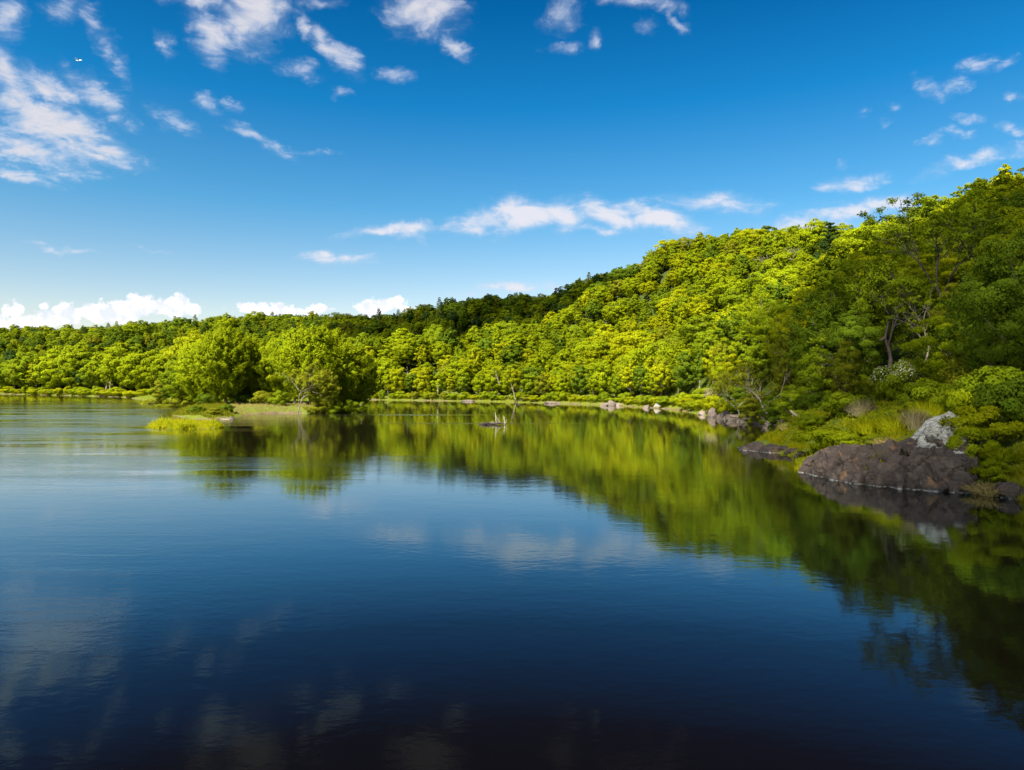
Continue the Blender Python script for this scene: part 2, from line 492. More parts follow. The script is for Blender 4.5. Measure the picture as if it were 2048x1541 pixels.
def water_material():
    m, T = new_mat('river_water')
    geo = T.n('ShaderNodeNewGeometry')
    P = geo.outputs['Position']

    def stretched(sx, sy, rot=0.0):
        mp = T.n('ShaderNodeMapping'); T.link(P, mp.inputs[0])
        mp.inputs['Scale'].default_value = (sx, sy, 1); mp.inputs['Rotation'].default_value = (0, 0, rot)
        return mp.outputs[0]

    def spot(cx, cy, rx, ry, w, rot=0.0):
        mp = T.n('ShaderNodeMapping', vector_type='TEXTURE'); T.link(P, mp.inputs[0])
        mp.inputs['Location'].default_value = (cx, cy, 0); mp.inputs['Scale'].default_value = (rx, ry, 1e6); mp.inputs['Rotation'].default_value = (0, 0, rot)
        return T.mapr(T.vmath('LENGTH', mp.outputs[0]), 1.2, 0.3, 0.0, w)

    swell = T.noise(stretched(0.5, 1.0, 0.2), 0.55, 3, 0.5)
    ripple = T.noise(stretched(0.6, 1.0, -0.15), 2.6, 4, 0.55)
    wind = T.noise(stretched(0.45, 1.0, 0.1), 5.5, 3, 0.6)
    # ruffled water: the fast water left of the islet, the run past the snag, faint cat's-paws
    ruf = None
    for s in ((-115, 150, 78, 110, 1.0), (-52, 66, 44, 22, 0.45), (-22, 178, 42, 4.0, 1.0), (-10, 141, 30, 3.2, 0.7), (-150, 260, 90, 90, 0.7), (-22, 26, 12, 16, 0.30), (20, 60, 10, 4, .25)):
        k = spot(*s)
        ruf = k if ruf is None else T.math('MAXIMUM', ruf, k)
    patch = T.mapr(T.noise(stretched(0.35, 1.0, 0.06), 0.055, 5, 0.62), 0.42, 0.60)
    streak = T.mapr(T.noise(stretched(0.10, 1.0, 0.05), 0.16, 4, 0.6), 0.45, 0.62)
    mask = T.math('MULTIPLY', ruf, T.math('MAXIMUM', patch, streak))
    cat = T.math('MULTIPLY', T.mapr(T.noise(stretched(0.14, 1.0, -0.05), 0.10, 4, 0.55), 0.60, 0.72), 0.10)
    mask = T.math('MAXIMUM', mask, cat)
    h = T.math('ADD', T.math('MULTIPLY', swell, 0.0065), T.math('MULTIPLY', ripple, 0.0034))
    h = T.math('ADD', h, T.math('MULTIPLY', T.math('ADD', T.math('MULTIPLY', wind, 0.018), T.math('MULTIPLY', ripple, 0.035)), mask))
    b = T.n('ShaderNodeBump'); b.inputs['Strength'].default_value = 1.0; b.inputs['Distance'].default_value = 1.0
    T.link(h, b.inputs['Height'])
    rough = T.mapr(mask, 0, 1, 0.03, 0.14, 'LINEAR')
    col = T.mix(T.noise(P, 0.05, 3, 0.5), (0.0008, 0.0005, 0.0004), (0.0013, 0.0008, 0.0006))
    # reflectance against viewing angle, as seen through a polarising filter: mirror-like far off, nearly black below
    lw = T.n('ShaderNodeLayerWeight'); lw.inputs['Blend'].default_value = 0.5
    T.link(b.outputs[0], lw.inputs['Normal'])
    refl = T.ramp(lw.outputs['Facing'], [(0.0, (.014, .014, .013)), (0.45, (.012, .012, .011)), (0.55, (.016, .020, .020)), (0.666, (.066, .112, .130)), (0.768, (.23, .33, .37)), (0.87, (.56, .60, .61)), (0.94, (.82, .82, .80)), (1.0, (1, 1, 1))])
    gl = T.n('ShaderNodeBsdfGlossy'); T.link(refl, gl.inputs['Color']); T.put(gl.inputs['Roughness'], rough); T.link(b.outputs[0], gl.inputs['Normal'])
    df = T.n('ShaderNodeBsdfDiffuse'); T.link(col, df.inputs['Color'])
    ad = T.n('ShaderNodeAddShader'); T.link(gl.outputs[0], ad.inputs[0]); T.link(df.outputs[0], ad.inputs[1])
    finish(T, ad.outputs[0])
    return m


M_WATER = water_material()

# ------------------------------------------------------------------ terrain


def on_water(px, py):
    """point on the river surface seen at that bearing"""
    Y = F * CAM_H / (py - HY)
    return ((px - CX) / F * Y, Y)


def bearing(px, Y):
    return (px - CX) / F * Y


def height_at(py, Y):
    return CAM_H + (HY - py) / F * Y


shore_px = [(2048, 1002), (1935, 986), (1850, 980), (1700, 966), (1600, 945), (1597, 915), (1560, 908), (1482, 897), (1500, 886),
            (1600, 868), (1615, 858), (1540, 850), (1450, 838), (1400, 829), (1340, 819), (1220, 811), (1100, 807),
            (1000, 804), (870, 802), (740, 800), (600, 798), (400, 797), (250, 795), (130, 791.5), (0, 788.5)]
river = [(70, -900), (48, -200), (40, -40), (37.5, 30)] + [on_water(*p) for p in shore_px] + [(-470, 540), (-600, 470), (-560, 250), (-470, 0), (-420, -300), (-420, -900)]
island_px = [(262, 797), (330, 806), (378, 812), (362, 822), (345, 831), (380, 838), (425, 840), (468, 838), (500, 829), (560, 827.5), (620, 827), (690, 824), (726, 816),
             (715, 806), (640, 803), (520, 801), (400, 799), (300, 796)]
island = [on_water(*p) for p in island_px]
islet = [on_water(*p) for p in [(292, 855), (318, 858), (338, 857.5), (362, 859), (395, 858), (418, 858.5), (447, 855.5), (430, 852), (405, 852), (385, 847), (352, 848), (332, 846), (310, 849), (306, 853)]]


def poly_sd(X, Y, poly):
    """signed distance, positive inside"""
    P = np.stack([X, Y], -1)
    d = np.full(X.shape, 1e9); inside = np.zeros(X.shape, bool)
    n = len(poly)
    for i in range(n):
        a = np.array(poly[i]); b = np.array(poly[(i + 1) % n])
        ab = b - a
        t = np.clip(((P - a) @ ab) / (ab @ ab), 0, 1)
        d = np.minimum(d, np.linalg.norm(P - (a + t[..., None] * ab), axis=-1))
        cond = (a[1] > Y) != (b[1] > Y)
        with np.errstate(divide='ignore', invalid='ignore'):
            xi = (b[0] - a[0]) * (Y - a[1]) / (b[1] - a[1]) + a[0]
        inside ^= cond & (X < xi)
    return np.where(inside, d, -d)


ctrl = []


def g(px, py, Y, tree=14.0):
    ctrl.append((bearing(px, Y), Y, height_at(py, Y) - tree))


# skyline of the near hill, right to left
for a in ((2300, 250, 200), (2048, 342, 195), (1900, 402, 210), (1780, 458, 240), (1650, 497, 275), (1500, 495, 300), (1350, 494, 420), (1280, 532, 470)): g(*a)
# its spur sinking to the flat
for a in ((1150, 602, 440), (1050, 655, 395), (900, 694, 355), (740, 694, 370)): g(*a)
# far ridge
for a in ((1200, 548, 690), (1130, 582, 700), (1000, 594, 710), (880, 606, 730), (830, 628, 750), (700, 632, 770), (550, 632, 770), (400, 636, 790), (200, 653, 790), (0, 658, 810), (-300, 655, 810), (-700, 660, 800)): g(*a, 16)
ctrl += [(52, 100, 8), (66, 92, 12.5), (84, 120, 22), (44, 66, 5.5), (58, 68, 9), (80, 66, 13), (118, 105, 30), (60, 150, 8), (66, 185, 15), (85, 200, 26),
         (60, 250, 6), (72, 310, 22), (95, 350, 44), (20, 330, 7), (45, 400, 24), (-40, 340, 4), (-110, 370, 4), (-200, 420, 4), (-330, 560, 5), (-420, 600, 6),
         (0, 500, 12), (-90, 500, 8), (-200, 520, 10), (60, 520, 34), (110, 560, 70), (-300, 640, 16), (-150, 600, 26), (0, 610, 40),
         (150, 800, 80), (0, 900, 60), (-250, 950, 50), (-600, 950, 45), (180, 300, 62), (220, 200, 60), (260, 420, 80), (320, 100, 70), (200, 40, 45), (120, 20, 22), (60, 20, 7), (60, -60, 6), (130, -60, 22),
         (600, 200, 70), (700, 900, 70), (0, 2500, 30), (-2500, 2500, 30), (2500, 2500, 40), (3500, 0, 30), (-3500, 0, 20), (-900, 300, 15), (-900, -300, 15), (200, -900, 20), (3000, -2500, 20), (-3000, -2500, 20)]
ctrl = np.array(ctrl)


def kern(r):
    return np.sqrt(r * r + 25.0 ** 2)


_K = kern(np.linalg.norm(ctrl[:, None, :2] - ctrl[None, :, :2], axis=-1))
_wts = np.linalg.solve(_K + 1e-6 * np.eye(len(ctrl)), ctrl[:, 2])


def rbf(X, Y):
    out = np.zeros(X.shape)
    for (cx, cy, _), w in zip(ctrl, _wts):
        out += w * kern(np.hypot(X - cx, Y - cy))
    return out


def vnoise(X, Y, s, seed=0.0):
    """cheap smooth noise from sines"""
    return (np.sin(X * s + 1.3 + seed) * np.cos(Y * s * 0.9 + 0.7 + seed) + 0.5 * np.sin(X * s * 2.1 + Y * s * 1.7 + seed * 2) + 0.25 * np.cos(X * s * 4.3 - Y * s * 3.9 + seed)) / 1.75


def land_height(X, Y):
    X = np.asarray(X, float); Y = np.asarray(Y, float)
    sd = -poly_sd(X, Y, river)
    hb = np.maximum(rbf(X, Y), 1.0)
    reach = np.clip(4 + 0.05 * np.hypot(X, Y), 5, 30)
    t = np.clip(sd / reach, 0, 1); t = t * t * (3 - 2 * t)
    bank = np.clip(sd * 0.35, 0, 0.7)
    h = np.where(sd > 0, bank + (hb - 0.7) * t + vnoise(X, Y, 0.21) * 0.25 * np.clip(sd / 6, 0, 1), np.maximum(-4, sd * 0.3))
    return h, sd


def island_height(X, Y):
    X = np.asarray(X, float); Y = np.asarray(Y, float)
    a = poly_sd(X, Y, island)
    h = np.where(a > 0, np.minimum(0.15 + a * 0.22, 1.7) + 0.18 * vnoise(X, Y, 0.6), np.maximum(-2.0, 0.3 * a))
    return h, a


def islet_height(X, Y):
    X = np.asarray(X, float); Y = np.asarray(Y, float)
    a = poly_sd(X, Y, islet)
    return np.where(a > 0, np.minimum(a * 0.3, 0.35), np.maximum(-2.0, 0.3 * a)), a


def grid_lines(spec):
    out = []
    for (a, b, s) in spec:
        out += list(np.arange(a, b, s))
    return np.array(out + [spec[-1][1]])


def sheet(name, xs, ys, fn, mat, cut=None):
    X, Y = np.meshgrid(xs, ys)
    H, sd = fn(X, Y)
    V = np.stack([X, Y, H], -1).reshape(-1, 3)
    idx = np.arange(len(V)).reshape(X.shape)
    f = np.stack([idx[:-1, :-1], idx[:-1, 1:], idx[1:, 1:], idx[1:, :-1]], -1).reshape(-1, 4)
    if cut is not None:
        f = f[(H.ravel()[f].max(1) > cut)]
        used = np.unique(f); remap = np.full(len(V), -1); remap[used] = np.arange(len(used)); V = V[used]; f = remap[f]
    return link_mesh(name, raw_mesh(name, V, f, 4, [mat]))


hs = sheet('hillside', grid_lines([(-4000, -900, 250), (-900, -300, 12), (-300, -60, 6), (-60, 18, 4), (18, 80, 1.4), (80, 180, 4), (180, 500, 12), (500, 4000, 250)]),
           grid_lines([(-3000, -200, 200), (-200, 30, 12), (30, 140, 1.4), (140, 340, 4), (340, 1000, 10), (1000, 4000, 250)]), land_height, M_GROUND)
tag(hs, 'wooded hillside ground rising from the river', kind='structure')
isl = sheet('island', np.arange(-200, -30, 1.0), np.arange(130, 360, 1.0), island_height, M_GROUND, -1.2)
tag(isl, 'low grassy island in the river carrying tall maples', kind='structure')
ilt = sheet('islet', np.arange(-78, -45, 0.5), np.arange(118, 150, 0.5), islet_height, M_GROUND, -0.6)
tag(ilt, 'small flat islet before the island', kind='structure')

wv_ = [(-6000, -4000, 0), (6000, -4000, 0), (6000, 6000, 0), (-6000, 6000, 0)]
river_o = link_mesh('river', raw_mesh('river', wv_, [0, 1, 2, 3], 4, [M_WATER]))
tag(river_o, 'calm dark river mirroring sky and trees', kind='structure')


def ground_z(x, y):
    zl = land_height([x], [y])[0][0]
    zi = island_height([x], [y])[0][0]
    return float(max(zl, zi))


# ------------------------------------------------------------------ foliage generators


def leaf_quads(G, r, C, D, out, size, n_each, asp=0.6, spread=0.55, up=0.15, tlobe=None, flat=0.75, thick=(0.55, 1.05)):
    """leaf rhombi on the outer side of lobes: C (k,3) centres, D (k,) radii, out (k,3) outward directions"""
    k = len(C)
    n = k * n_each
    li = np.repeat(np.arange(k), n_each)
    d = unit(r.normal(size=(n, 3)) + out[li] * 0.75 + np.array([0, 0, 0.25]))
    rad = D[li] * r.uniform(thick[0], thick[1], n)
    P = C[li] + d * rad[:, None] * np.array([1, 1, flat])
    nrm = unit(d * 0.8 + out[li] * 0.35 + np.array([0, 0, up]) + r.normal(size=(n, 3)) * spread)
    t = unit(np.cross(nrm, r.normal(size=(n, 3))))
    b = np.cross(nrm, t)
    a = size * r.uniform(0.6, 1.35, n)[:, None]
    Q = np.stack([P - t * a * 0.5, P + b * a * asp * 0.5, P + t * a * 0.5, P - b * a * asp * 0.5], 1)
    sm = unit(d * 0.5 + out[li] * 0.6)
    N = unit(0.8 * sm + 0.35 * nrm)
    flip = (np.einsum('ij,ij->i', N, nrm) < 0)
    N[flip] = nrm[flip]
    tl = np.zeros(k) if tlobe is None else tlobe
    T = np.clip(0.5 + tl[li] + r.normal(size=n) * 0.16, 0, 1)
    G.quads(Q, np.repeat(N[:, None, :], 4, 1), T)


def crown_lobes(r, R, z0, z1, k, rl=(0.26, 0.42), shape=0.85, fill=0.25):
    """lobe centres spread through an egg-shaped crown"""
    i = np.arange(k) + 0.5
    ph = np.arccos(1 - 2 * i / k); th = np.pi * (1 + 5 ** 0.5) * i + r.uniform(0, 6)
    d = np.stack([np.sin(ph) * np.cos(th), np.sin(ph) * np.sin(th), np.cos(ph)], -1)
    d = unit(d + r.normal(size=(k, 3)) * 0.22)
    rr = np.where(r.random(k) < fill, r.uniform(0.2, 0.6, k), r.uniform(0.68, 0.92, k))
    H = (z1 - z0) / 2
    taper = np.where(d[:, 2] > 0, 1 - (1 - shape) * d[:, 2], 1 - 0.25 * (-d[:, 2]))
    ecc = 1 + 0.18 * np.sin(2 * np.arctan2(d[:, 1], d[:, 0]) + r.uniform(0, 6)) + 0.12 * np.sin(3 * np.arctan2(d[:, 1], d[:, 0]) + r.uniform(0, 6))
    C = np.stack([d[:, 0] * R * rr * taper * ecc, d[:, 1] * R * rr * taper * ecc, z0 + H + d[:, 2] * H * rr], -1)
    D = R * r.uniform(rl[0], rl[1], k)
    return C, D, d


def limb_path(a, b, r, sag=0.12, k=5):
    a = np.array(a, float); b = np.array(b, float)
    t = np.linspace(0, 1, k)[:, None]
    L = np.linalg.norm(b - a)
    mid = a + (b - a) * t + np.sin(t * np.pi) * np.array([0, 0, -sag * L]) + np.sin(t * np.pi) * r.normal(size=3) * 0.05 * L
    return mid


def trunk_geo(r, H, rad, C=None, nl=7, lean=(0, 0), z_fork=0.3, sides=7, forks=1, top=0.9):
    G = Geo()
    zs_ = np.linspace(-0.6, H * top, 9)
    wob = np.cumsum(r.normal(size=(9, 2)) * 0.022 * H / 3, 0)
    tt = np.clip(zs_ / H, 0, 1)
    pts = np.stack([wob[:, 0] + lean[0] * tt * H, wob[:, 1] + lean[1] * tt * H, zs_], -1)
    pts[:, :2] -= pts[0, :2]
    rr = rad * (1 - 0.88 * np.clip(zs_ / (H * top), 0, 1)) ; rr[0] *= 1.5; rr[1] *= 1.1
    G.tube(pts, rr, sides)
    if C is not None:
        sel = r.permutation(len(C))[:nl]
        for s in sel:
            e = C[s]
            zf = np.clip(e[2] - r.uniform(0.25, 0.5) * H * 0.5, z_fork * H, H * top * 0.9)
            a = np.array([np.interp(zf, zs_, pts[:, i]) for i in range(3)])
            p = limb_path(a, e, r)
            w = np.interp(zf, zs_, rr) * 0.55
            G.tube(p, np.linspace(w, w * 0.25, len(p)), 5)
    return G


def filler(G, r, R, z0, z1, n, size):
    """sparse inner foliage so that the crown is not hollow"""
    d = unit(r.normal(size=(n, 3))) * (r.random(n) ** 0.5)[:, None] * 0.62
    P = np.stack([d[:, 0] * R, d[:, 1] * R, (z0 + z1) / 2 + d[:, 2] * (z1 - z0) / 2], -1)
    nr = unit(d + r.normal(size=(n, 3)) * 0.5)
    t = unit(np.cross(nr, r.normal(size=(n, 3)))); b = np.cross(nr, t)
    a = size
    Q = np.stack([P - t * a * .5, P + b * a * .35, P + t * a * .5, P - b * a * .35], 1)
    G.quads(Q, np.repeat(nr[:, None, :], 4, 1), np.full(n, 0.3))


PROTO = {}


def make_proto(name, seed, H, R, z0, k, leaves, leaf, rl=(0.26, 0.42), trunk=0.22, spread=0.55, shape=0.8, mats=(None, None), limbs=7, asp=0.6, fill=250, lean=(0, 0), up=0.15, tl=0.16, flat=0.75, gap=0.0, sprays=None):
    r = np.random.default_rng(seed)
    C, D, d = crown_lobes(r, R, z0, H, k, rl, shape)
    if lean != (0, 0):
        C[:, 0] += lean[0] * C[:, 2]; C[:, 1] += lean[1] * C[:, 2]
    if gap > 0:
        keep = r.random(k) > gap
        C, D, d = C[keep], D[keep], d[keep]
    G = Geo()
    leaf_quads(G, r, C, D, d, leaf, leaves, asp, spread, up, r.normal(size=len(C)) * tl, flat)
    if fill: filler(G, r, R, z0, H, fill, leaf * 2.2)
    crown = G.mesh(name + '_crown', [M_LEAF])
    tg = trunk_geo(r, H, trunk, C, limbs, lean)
    trunkm = tg.mesh(name + '_trunk', [mats[1] or M_BARK])
    PROTO[name] = dict(crown=crown, trunk=trunkm, H=H, R=R, G=G, tg=tg)
    return PROTO[name]


# distant broadleaf trees
FAR = []
for i, (H, R, z0, k, gap, shp) in enumerate([(15, 5.4, 2.5, 110, 0, .8), (17, 4.4, 3.0, 96, .08, .7), (13, 6.2, 2.2, 124, 0, .95), (18, 5.0, 4.0, 104, .15, .75), (13.5, 4.4, 2.0, 86, .05, .85), (15.5, 5.8, 3.0, 116, .1, .9), (16, 3.8, 2.0, 84, .1, .6), (14, 5.6, 3.0, 100, .22, .9)]):
    make_proto('far%d' % i, 100 + i, H, R, z0, k, 82, 0.50, (0.13, 0.24), spread=0.55, tl=0.08, gap=gap, shape=shp); FAR.append('far%d' % i)
# trees of the far waterline: trunks show, crowns reach low
EDGE = []
for i, (H, R, z0, k) in enumerate([(14, 4.2, 1.2, 30), (15, 3.6, 2.6, 26), (12, 4.4, 0.8, 30), (16, 4.0, 3.2, 28)]):
    make_proto('edge%d' % i, 200 + i, H, R, z0, int(k * 2), 140, 0.44, (0.15, 0.28), shape=0.7, spread=0.7, tl=0.12, mats=(None, M_PALE if i == 1 else None), limbs=9, fill=150); EDGE.append('edge%d' % i)
# near trees of the right bank
NEAR = []
for i, (H, R, z0, k, gap) in enumerate([(15, 5.0, 3.0, 52, .1), (17, 4.6, 4.5, 50, .15), (13, 4.8, 1.6, 52, .05), (16, 5.4, 4.0, 60, .15), (12, 4.2, 1.2, 46, .1)]):
    make_proto('near%d' % i, 300 + i, H, R, z0, int(k * 1.7), 540, 0.185, (0.14, 0.27), spread=0.7, shape=0.75, limbs=14, fill=500, gap=gap, tl=0.14, flat=0.6); NEAR.append('near%d' % i)
# island silver maples: upswept sprays, foliage down to the ground
MAPLE = []


def make_maple(name, seed, H, R, k, leaves, leaf, group=None):
    r = np.random.default_rng(seed)
    C, D, d = crown_lobes(r, R, 0.6, H, k, (0.13, 0.22), 0.95, 0.3)
    G = Geo()
    # each spray is a cone of leaves swept up and outward
    kk = len(C); n = kk * leaves; li = np.repeat(np.arange(kk), leaves)
    axis = unit(d * np.array([1, 1, 0.3]) + np.array([0, 0, 0.38]) + r.normal(size=(kk, 3)) * 0.3)
    L = R * r.uniform(0.20, 0.36, kk)
    s = r.random(n)
    w = (0.46 * (1 - s) ** 0.7 + 0.10) * L[li]
    off = r.normal(size=(n, 3)); off -= np.einsum('ij,ij->i', off, axis[li])[:, None] * axis[li]
    off = unit(off) * (r.random(n) ** 0.6)[:, None] * w[:, None]
    P = C[li] + axis[li] * ((s - 0.45) * L[li])[:, None] + off
    rad = unit(off + d[li] * 0.15)
    nrm = unit(rad * 0.7 + d[li] * 0.5 + np.array([0, 0, 0.25]) + r.normal(size=(n, 3)) * 0.5)
    t = unit(axis[li] + r.normal(size=(n, 3)) * 0.45); t = unit(t - np.einsum('ij,ij->i', t, nrm)[:, None] * nrm)
    b = np.cross(nrm, t)
    a = leaf * r.uniform(0.6, 1.35, n)[:, None]
    Q = np.stack([P - t * a * .5, P + b * a * .27, P + t * a * .5, P - b * a * .27], 1)
    N = unit(0.75 * unit(rad * .5 + d[li] * .7) + 0.4 * nrm); fl = np.einsum('ij,ij->i', N, nrm) < 0; N[fl] = nrm[fl]
    T = np.clip(0.5 + (r.normal(size=kk) * 0.13)[li] + r.normal(size=n) * 0.15, 0, 1)
    G.quads(Q, np.repeat(N[:, None], 4, 1), T)
    filler(G, r, R, 1.0, H, 1500, leaf * 2)
    tg = trunk_geo(r, H, 0.42, C, 22, z_fork=0.12)
    for q in range(3):
        e = np.array([math.cos(q * 2.1 + seed) * R * .45, math.sin(q * 2.1 + seed) * R * .45, H * .72])
        p = limb_path((0, 0, 0.5), e, r, sag=-0.03, k=6); tg.tube(p, np.linspace(0.32, 0.06, 6), 6)
    PROTO[name] = dict(crown=G.mesh(name + '_crown', [M_LEAF]), trunk=tg.mesh(name + '_trunk', [M_BARK]), H=H, R=R, G=G, tg=tg)
    (MAPLE if group is None else group).append(name)


for i in range(3):
    make_maple('maple%d' % i, 400 + i, 23, 8.6, 440, 100, 0.52)
for i in range(3):
    make_maple('near%d' % (5 + i), 450 + i, 15 + i, 4.9, 250, 130, 0.24, NEAR)
for i in range(3):
    make_maple('far%d' % (8 + i), 480 + i, 14 + 2 * i, 5.2 - .4 * i, 170, 58, 0.56, FAR)


def make_pine(name, seed, H, R, leaf=0.5, n=1):
    r = np.random.default_rng(seed)
    G, tg = Geo(), Geo()
    z = np.linspace(-0.5, H, 8)
    tg.tube(np.stack([0 * z, 0 * z, z], -1), np.linspace(0.3, 0.04, 8), 6)
    C, D, O = [], [], []
    for lv in np.arange(0.18, 1.0, 0.065):
        zz = lv * H; Rl = R * (1 - lv) ** 0.75 * r.uniform(0.75, 1.1) + 0.25
        for q in range(6):
            a = r.uniform(0, 2 * np.pi)
            for f in (0.45, 0.75, 1.0):
                C.append((math.cos(a) * Rl * f, math.sin(a) * Rl * f, zz + 0.42 * Rl * f ** 1.6)); D.append(0.32 + 0.10 * Rl); O.append((math.cos(a) * .6, math.sin(a) * .6, .7))
            p = np.array([[0, 0, zz], [math.cos(a) * Rl * .5, math.sin(a) * Rl * .5, zz + .1 * Rl], [math.cos(a) * Rl, math.sin(a) * Rl, zz + .4 * Rl]])
            tg.tube(p, [0.08, 0.05, 0.02], 4)
    C, D, O = np.array(C), np.array(D), unit(np.array(O))
    leaf_quads(G, r, C, D, O, leaf, 26, 0.28, 0.6, 0.3, r.normal(size=len(C)) * .1, 0.7, (0.3, 1.1))
    PROTO[name] = dict(crown=G.mesh(name + '_crown', [M_LEAF]), trunk=tg.mesh(name + '_trunk', [M_BARK]), H=H, R=R, G=G, tg=tg)


make_pine('pine0', 500, 20, 4.6, 0.62)
make_pine('pine1', 501, 18, 4.0, 0.62)


def branchy(G, r, a, direction, L, rad, depth, tips, sides=5, spread=0.5, kids=(2, 4)):
    """recursive bare limbs; collects twig tips"""
    d = unit(np.array(direction, float)); k = 5
    pts = [np.array(a, float)]
    for i in range(k - 1):
        d = unit(d + r.normal(size=3) * 0.13 + np.array([0, 0, 0.05]))
        pts.append(pts[-1] + d * L / (k - 1))
    G.tube(pts, np.linspace(rad, rad * 0.55, k), sides)
    if depth == 0:
        tips.append((pts[-1], d)); return
    for c in range(r.integers(kids[0], kids[1])):
        nd = unit(d + r.normal(size=3) * spread)
        st = pts[-1] if c == 0 else pts[r.integers(2, k)]
        branchy(G, r, st, nd, L * r.uniform(0.6, 0.82), rad * 0.55, depth - 1, tips, max(3, sides - 1), spread, kids)


def make_open_tree(name, seed, H, lean, rad, leaf, per_tip, tip_r, bark=None, depth=4, spread=0.5, first=0.38, shrink=1.0, kids=(2, 4)):
    """tree grown from limbs: foliage only at the twig ends, sky shows through"""
    r = np.random.default_rng(seed)
    tg, G, tips = Geo(), Geo(), []
    branchy(tg, r, (0, 0, -0.5), (lean[0], lean[1], 1), H * first, rad, depth, tips, 7, spread, kids)
    C = np.array([t[0] for t in tips]); O = np.array([t[1] for t in tips])
    if per_tip:
        leaf_quads(G, r, C, np.full(len(C), tip_r), O, leaf, per_tip, 0.6, 0.6, 0.25, r.normal(size=len(C)) * .12, 0.6, (0.2, 1.05))
    else:
        for c, o in tips:
            for q in range(3):
                e = c + unit(o + r.normal(size=3) * .5) * H * 0.06
                tg.tube([c, (c + e) / 2 + r.normal(size=3) * .05, e], [0.025, 0.018, 0.01], 3)
    top = max(C[:, 2].max(), 1)
    PROTO[name] = dict(crown=G.mesh(name + '_crown', [M_LEAF]) if per_tip else None, trunk=tg.mesh(name + '_trunk', [bark or M_BARK]), H=top + tip_r, R=float(np.abs(C[:, :2]).max()), G=G, tg=tg)


make_open_tree('lone', 610, 19, (-0.25, 0.0), 0.24, 0.28, 100, 0.9, M_DARKWOOD, 4, 0.42, 0.42, kids=(3, 5))
make_open_tree('dark_trunk', 622, 16, (0.02, 0), 0.34, 0.30, 80, 1.15, M_DARKWOOD, 4, 0.55, 0.36, kids=(3, 4))
make_open_tree('pale_leaner', 633, 15, (0.45, 0.05), 0.27, 0.30, 36, 0.9, M_PALE, 4, 0.5, 0.52)
make_open_tree('bare_tree', 644, 12, (0.05, 0), 0.16, 0.3, 0, 0.1, M_PALE, 4, 0.45, 0.34, kids=(2, 4))
make_open_tree('half_dead', 655, 14, (-0.03, 0), 0.16, 0.36, 80, 0.95, M_PALE, 4, 0.42, 0.40)
make_open_tree('willow', 666, 13, (-0.1, 0), 0.2, 0.26, 46, 1.0, M_PALE, 4, 0.5, 0.35, kids=(3, 4))


def make_shrub(name, seed, R, H, k, leaves, leaf, flower=0):
    r = np.random.default_rng(seed)
    C, D, d = crown_lobes(r, R, -0.1 * H, H, k, (0.26, 0.40), 0.9)
    G = Geo()
    leaf_quads(G, r, C, D, d, leaf, leaves, 0.6, 0.6, 0.2, r.normal(size=k) * .14, 0.7)
    tg = Geo()
    for s in range(6):
        p = limb_path((r.normal() * .15, r.normal() * .15, -0.2), C[r.integers(k)], r, 0.02); tg.tube(p, np.linspace(.05, .015, 5), 4)
    PROTO[name] = dict(crown=G.mesh(name + '_leaves', [M_LEAF]), trunk=tg.mesh(name + '_stems', [M_BARK]), H=H, R=R, G=G, tg=tg, C=C, D=D, d=d)
    if flower:
        F2 = Geo()
        sel = (d[:, 2] > -0.1)
        sel &= r.random(k) < .6
        leaf_quads(F2, r, C[sel], D[sel] * 1.05, unit(d[sel] + np.array([0, 0, 0.9])), 0.13, flower, 0.9, 0.5, 0.4, None, 0.75, (0.85, 1.1))
        PROTO[name]['flowers'] = F2


SHRUB = []
for i in range(4):
    make_shrub('shrub%d' % i, 700 + i, 1.7, 2.2 + 0.3 * (i % 2), 30, 300, 0.15); SHRUB.append('shrub%d' % i)
make_shrub('flower_shrub', 720, 2.3, 2.8, 40, 300, 0.15, 100)


def make_plume(name, seed, n, H, R, wid, droop=0.25, dens=1.0):
    """airy mound of fine upright stems (dry brush, tall grass)"""
    r = np.random.default_rng(seed)
    G = Geo()
    a = r.uniform(0, 2 * np.pi, n); rr = R * np.sqrt(r.random(n))
    base = np.stack([np.cos(a) * rr * .6, np.sin(a) * rr * .6, -0.1 + 0 * a], -1)
    L = H * r.uniform(0.45, 1.0, n) * (1 - 0.45 * (rr / R) ** 2)
    dirn = unit(np.stack([np.cos(a) * rr / R * .55, np.sin(a) * rr / R * .55, 1 + 0 * a], -1) + r.normal(size=(n, 3)) * 0.16)
    side = unit(np.cross(dirn, r.normal(size=(n, 3)))) * (wid * r.uniform(.6, 1.4, n))[:, None]
    bend = np.stack([np.cos(a), np.sin(a), -0.5 + 0 * a], -1) * (L * droop * r.uniform(0.2, 1, n))[:, None]
    mid = base + dirn * (L * .55)[:, None]; tip = base + dirn * L[:, None] + bend
    Q = np.stack([base - side, base + side, mid + side, mid - side], 1)
    Q2 = np.stack([mid - side, mid + side, tip + side * .2, tip - side * .2], 1)
    up = unit(np.stack([np.cos(a) * rr / R, np.sin(a) * rr / R, 0.9 + 0 * a], -1))
    T = np.clip(0.5 + r.normal(size=n) * .2, 0, 1)
    for q in (Q, Q2):
        nrm = unit(np.cross(q[:, 1] - q[:, 0], q[:, 2] - q[:, 1]))
        sgn = np.sign(np.einsum('ij,ij->i', nrm, up)); flip = sgn < 0
        q[flip] = q[flip][:, ::-1]
        G.quads(q, np.repeat(up[:, None], 4, 1), T)
    PROTO[name] = dict(crown=G.mesh(name + '_stems', [M_LEAF]), trunk=None, H=H, R=R, G=G)


make_plume('plume0', 800, 2200, 2.0, 2.0, 0.016)
make_plume('plume1', 801, 2000, 1.7, 2.2, 0.018, 0.35)
make_plume('grass_tuft', 802, 700, 1.3, 1.2, 0.022, 0.45)

# ------------------------------------------------------------------ planting
SHOWN = []      # (object, info) of planted trees for the labels


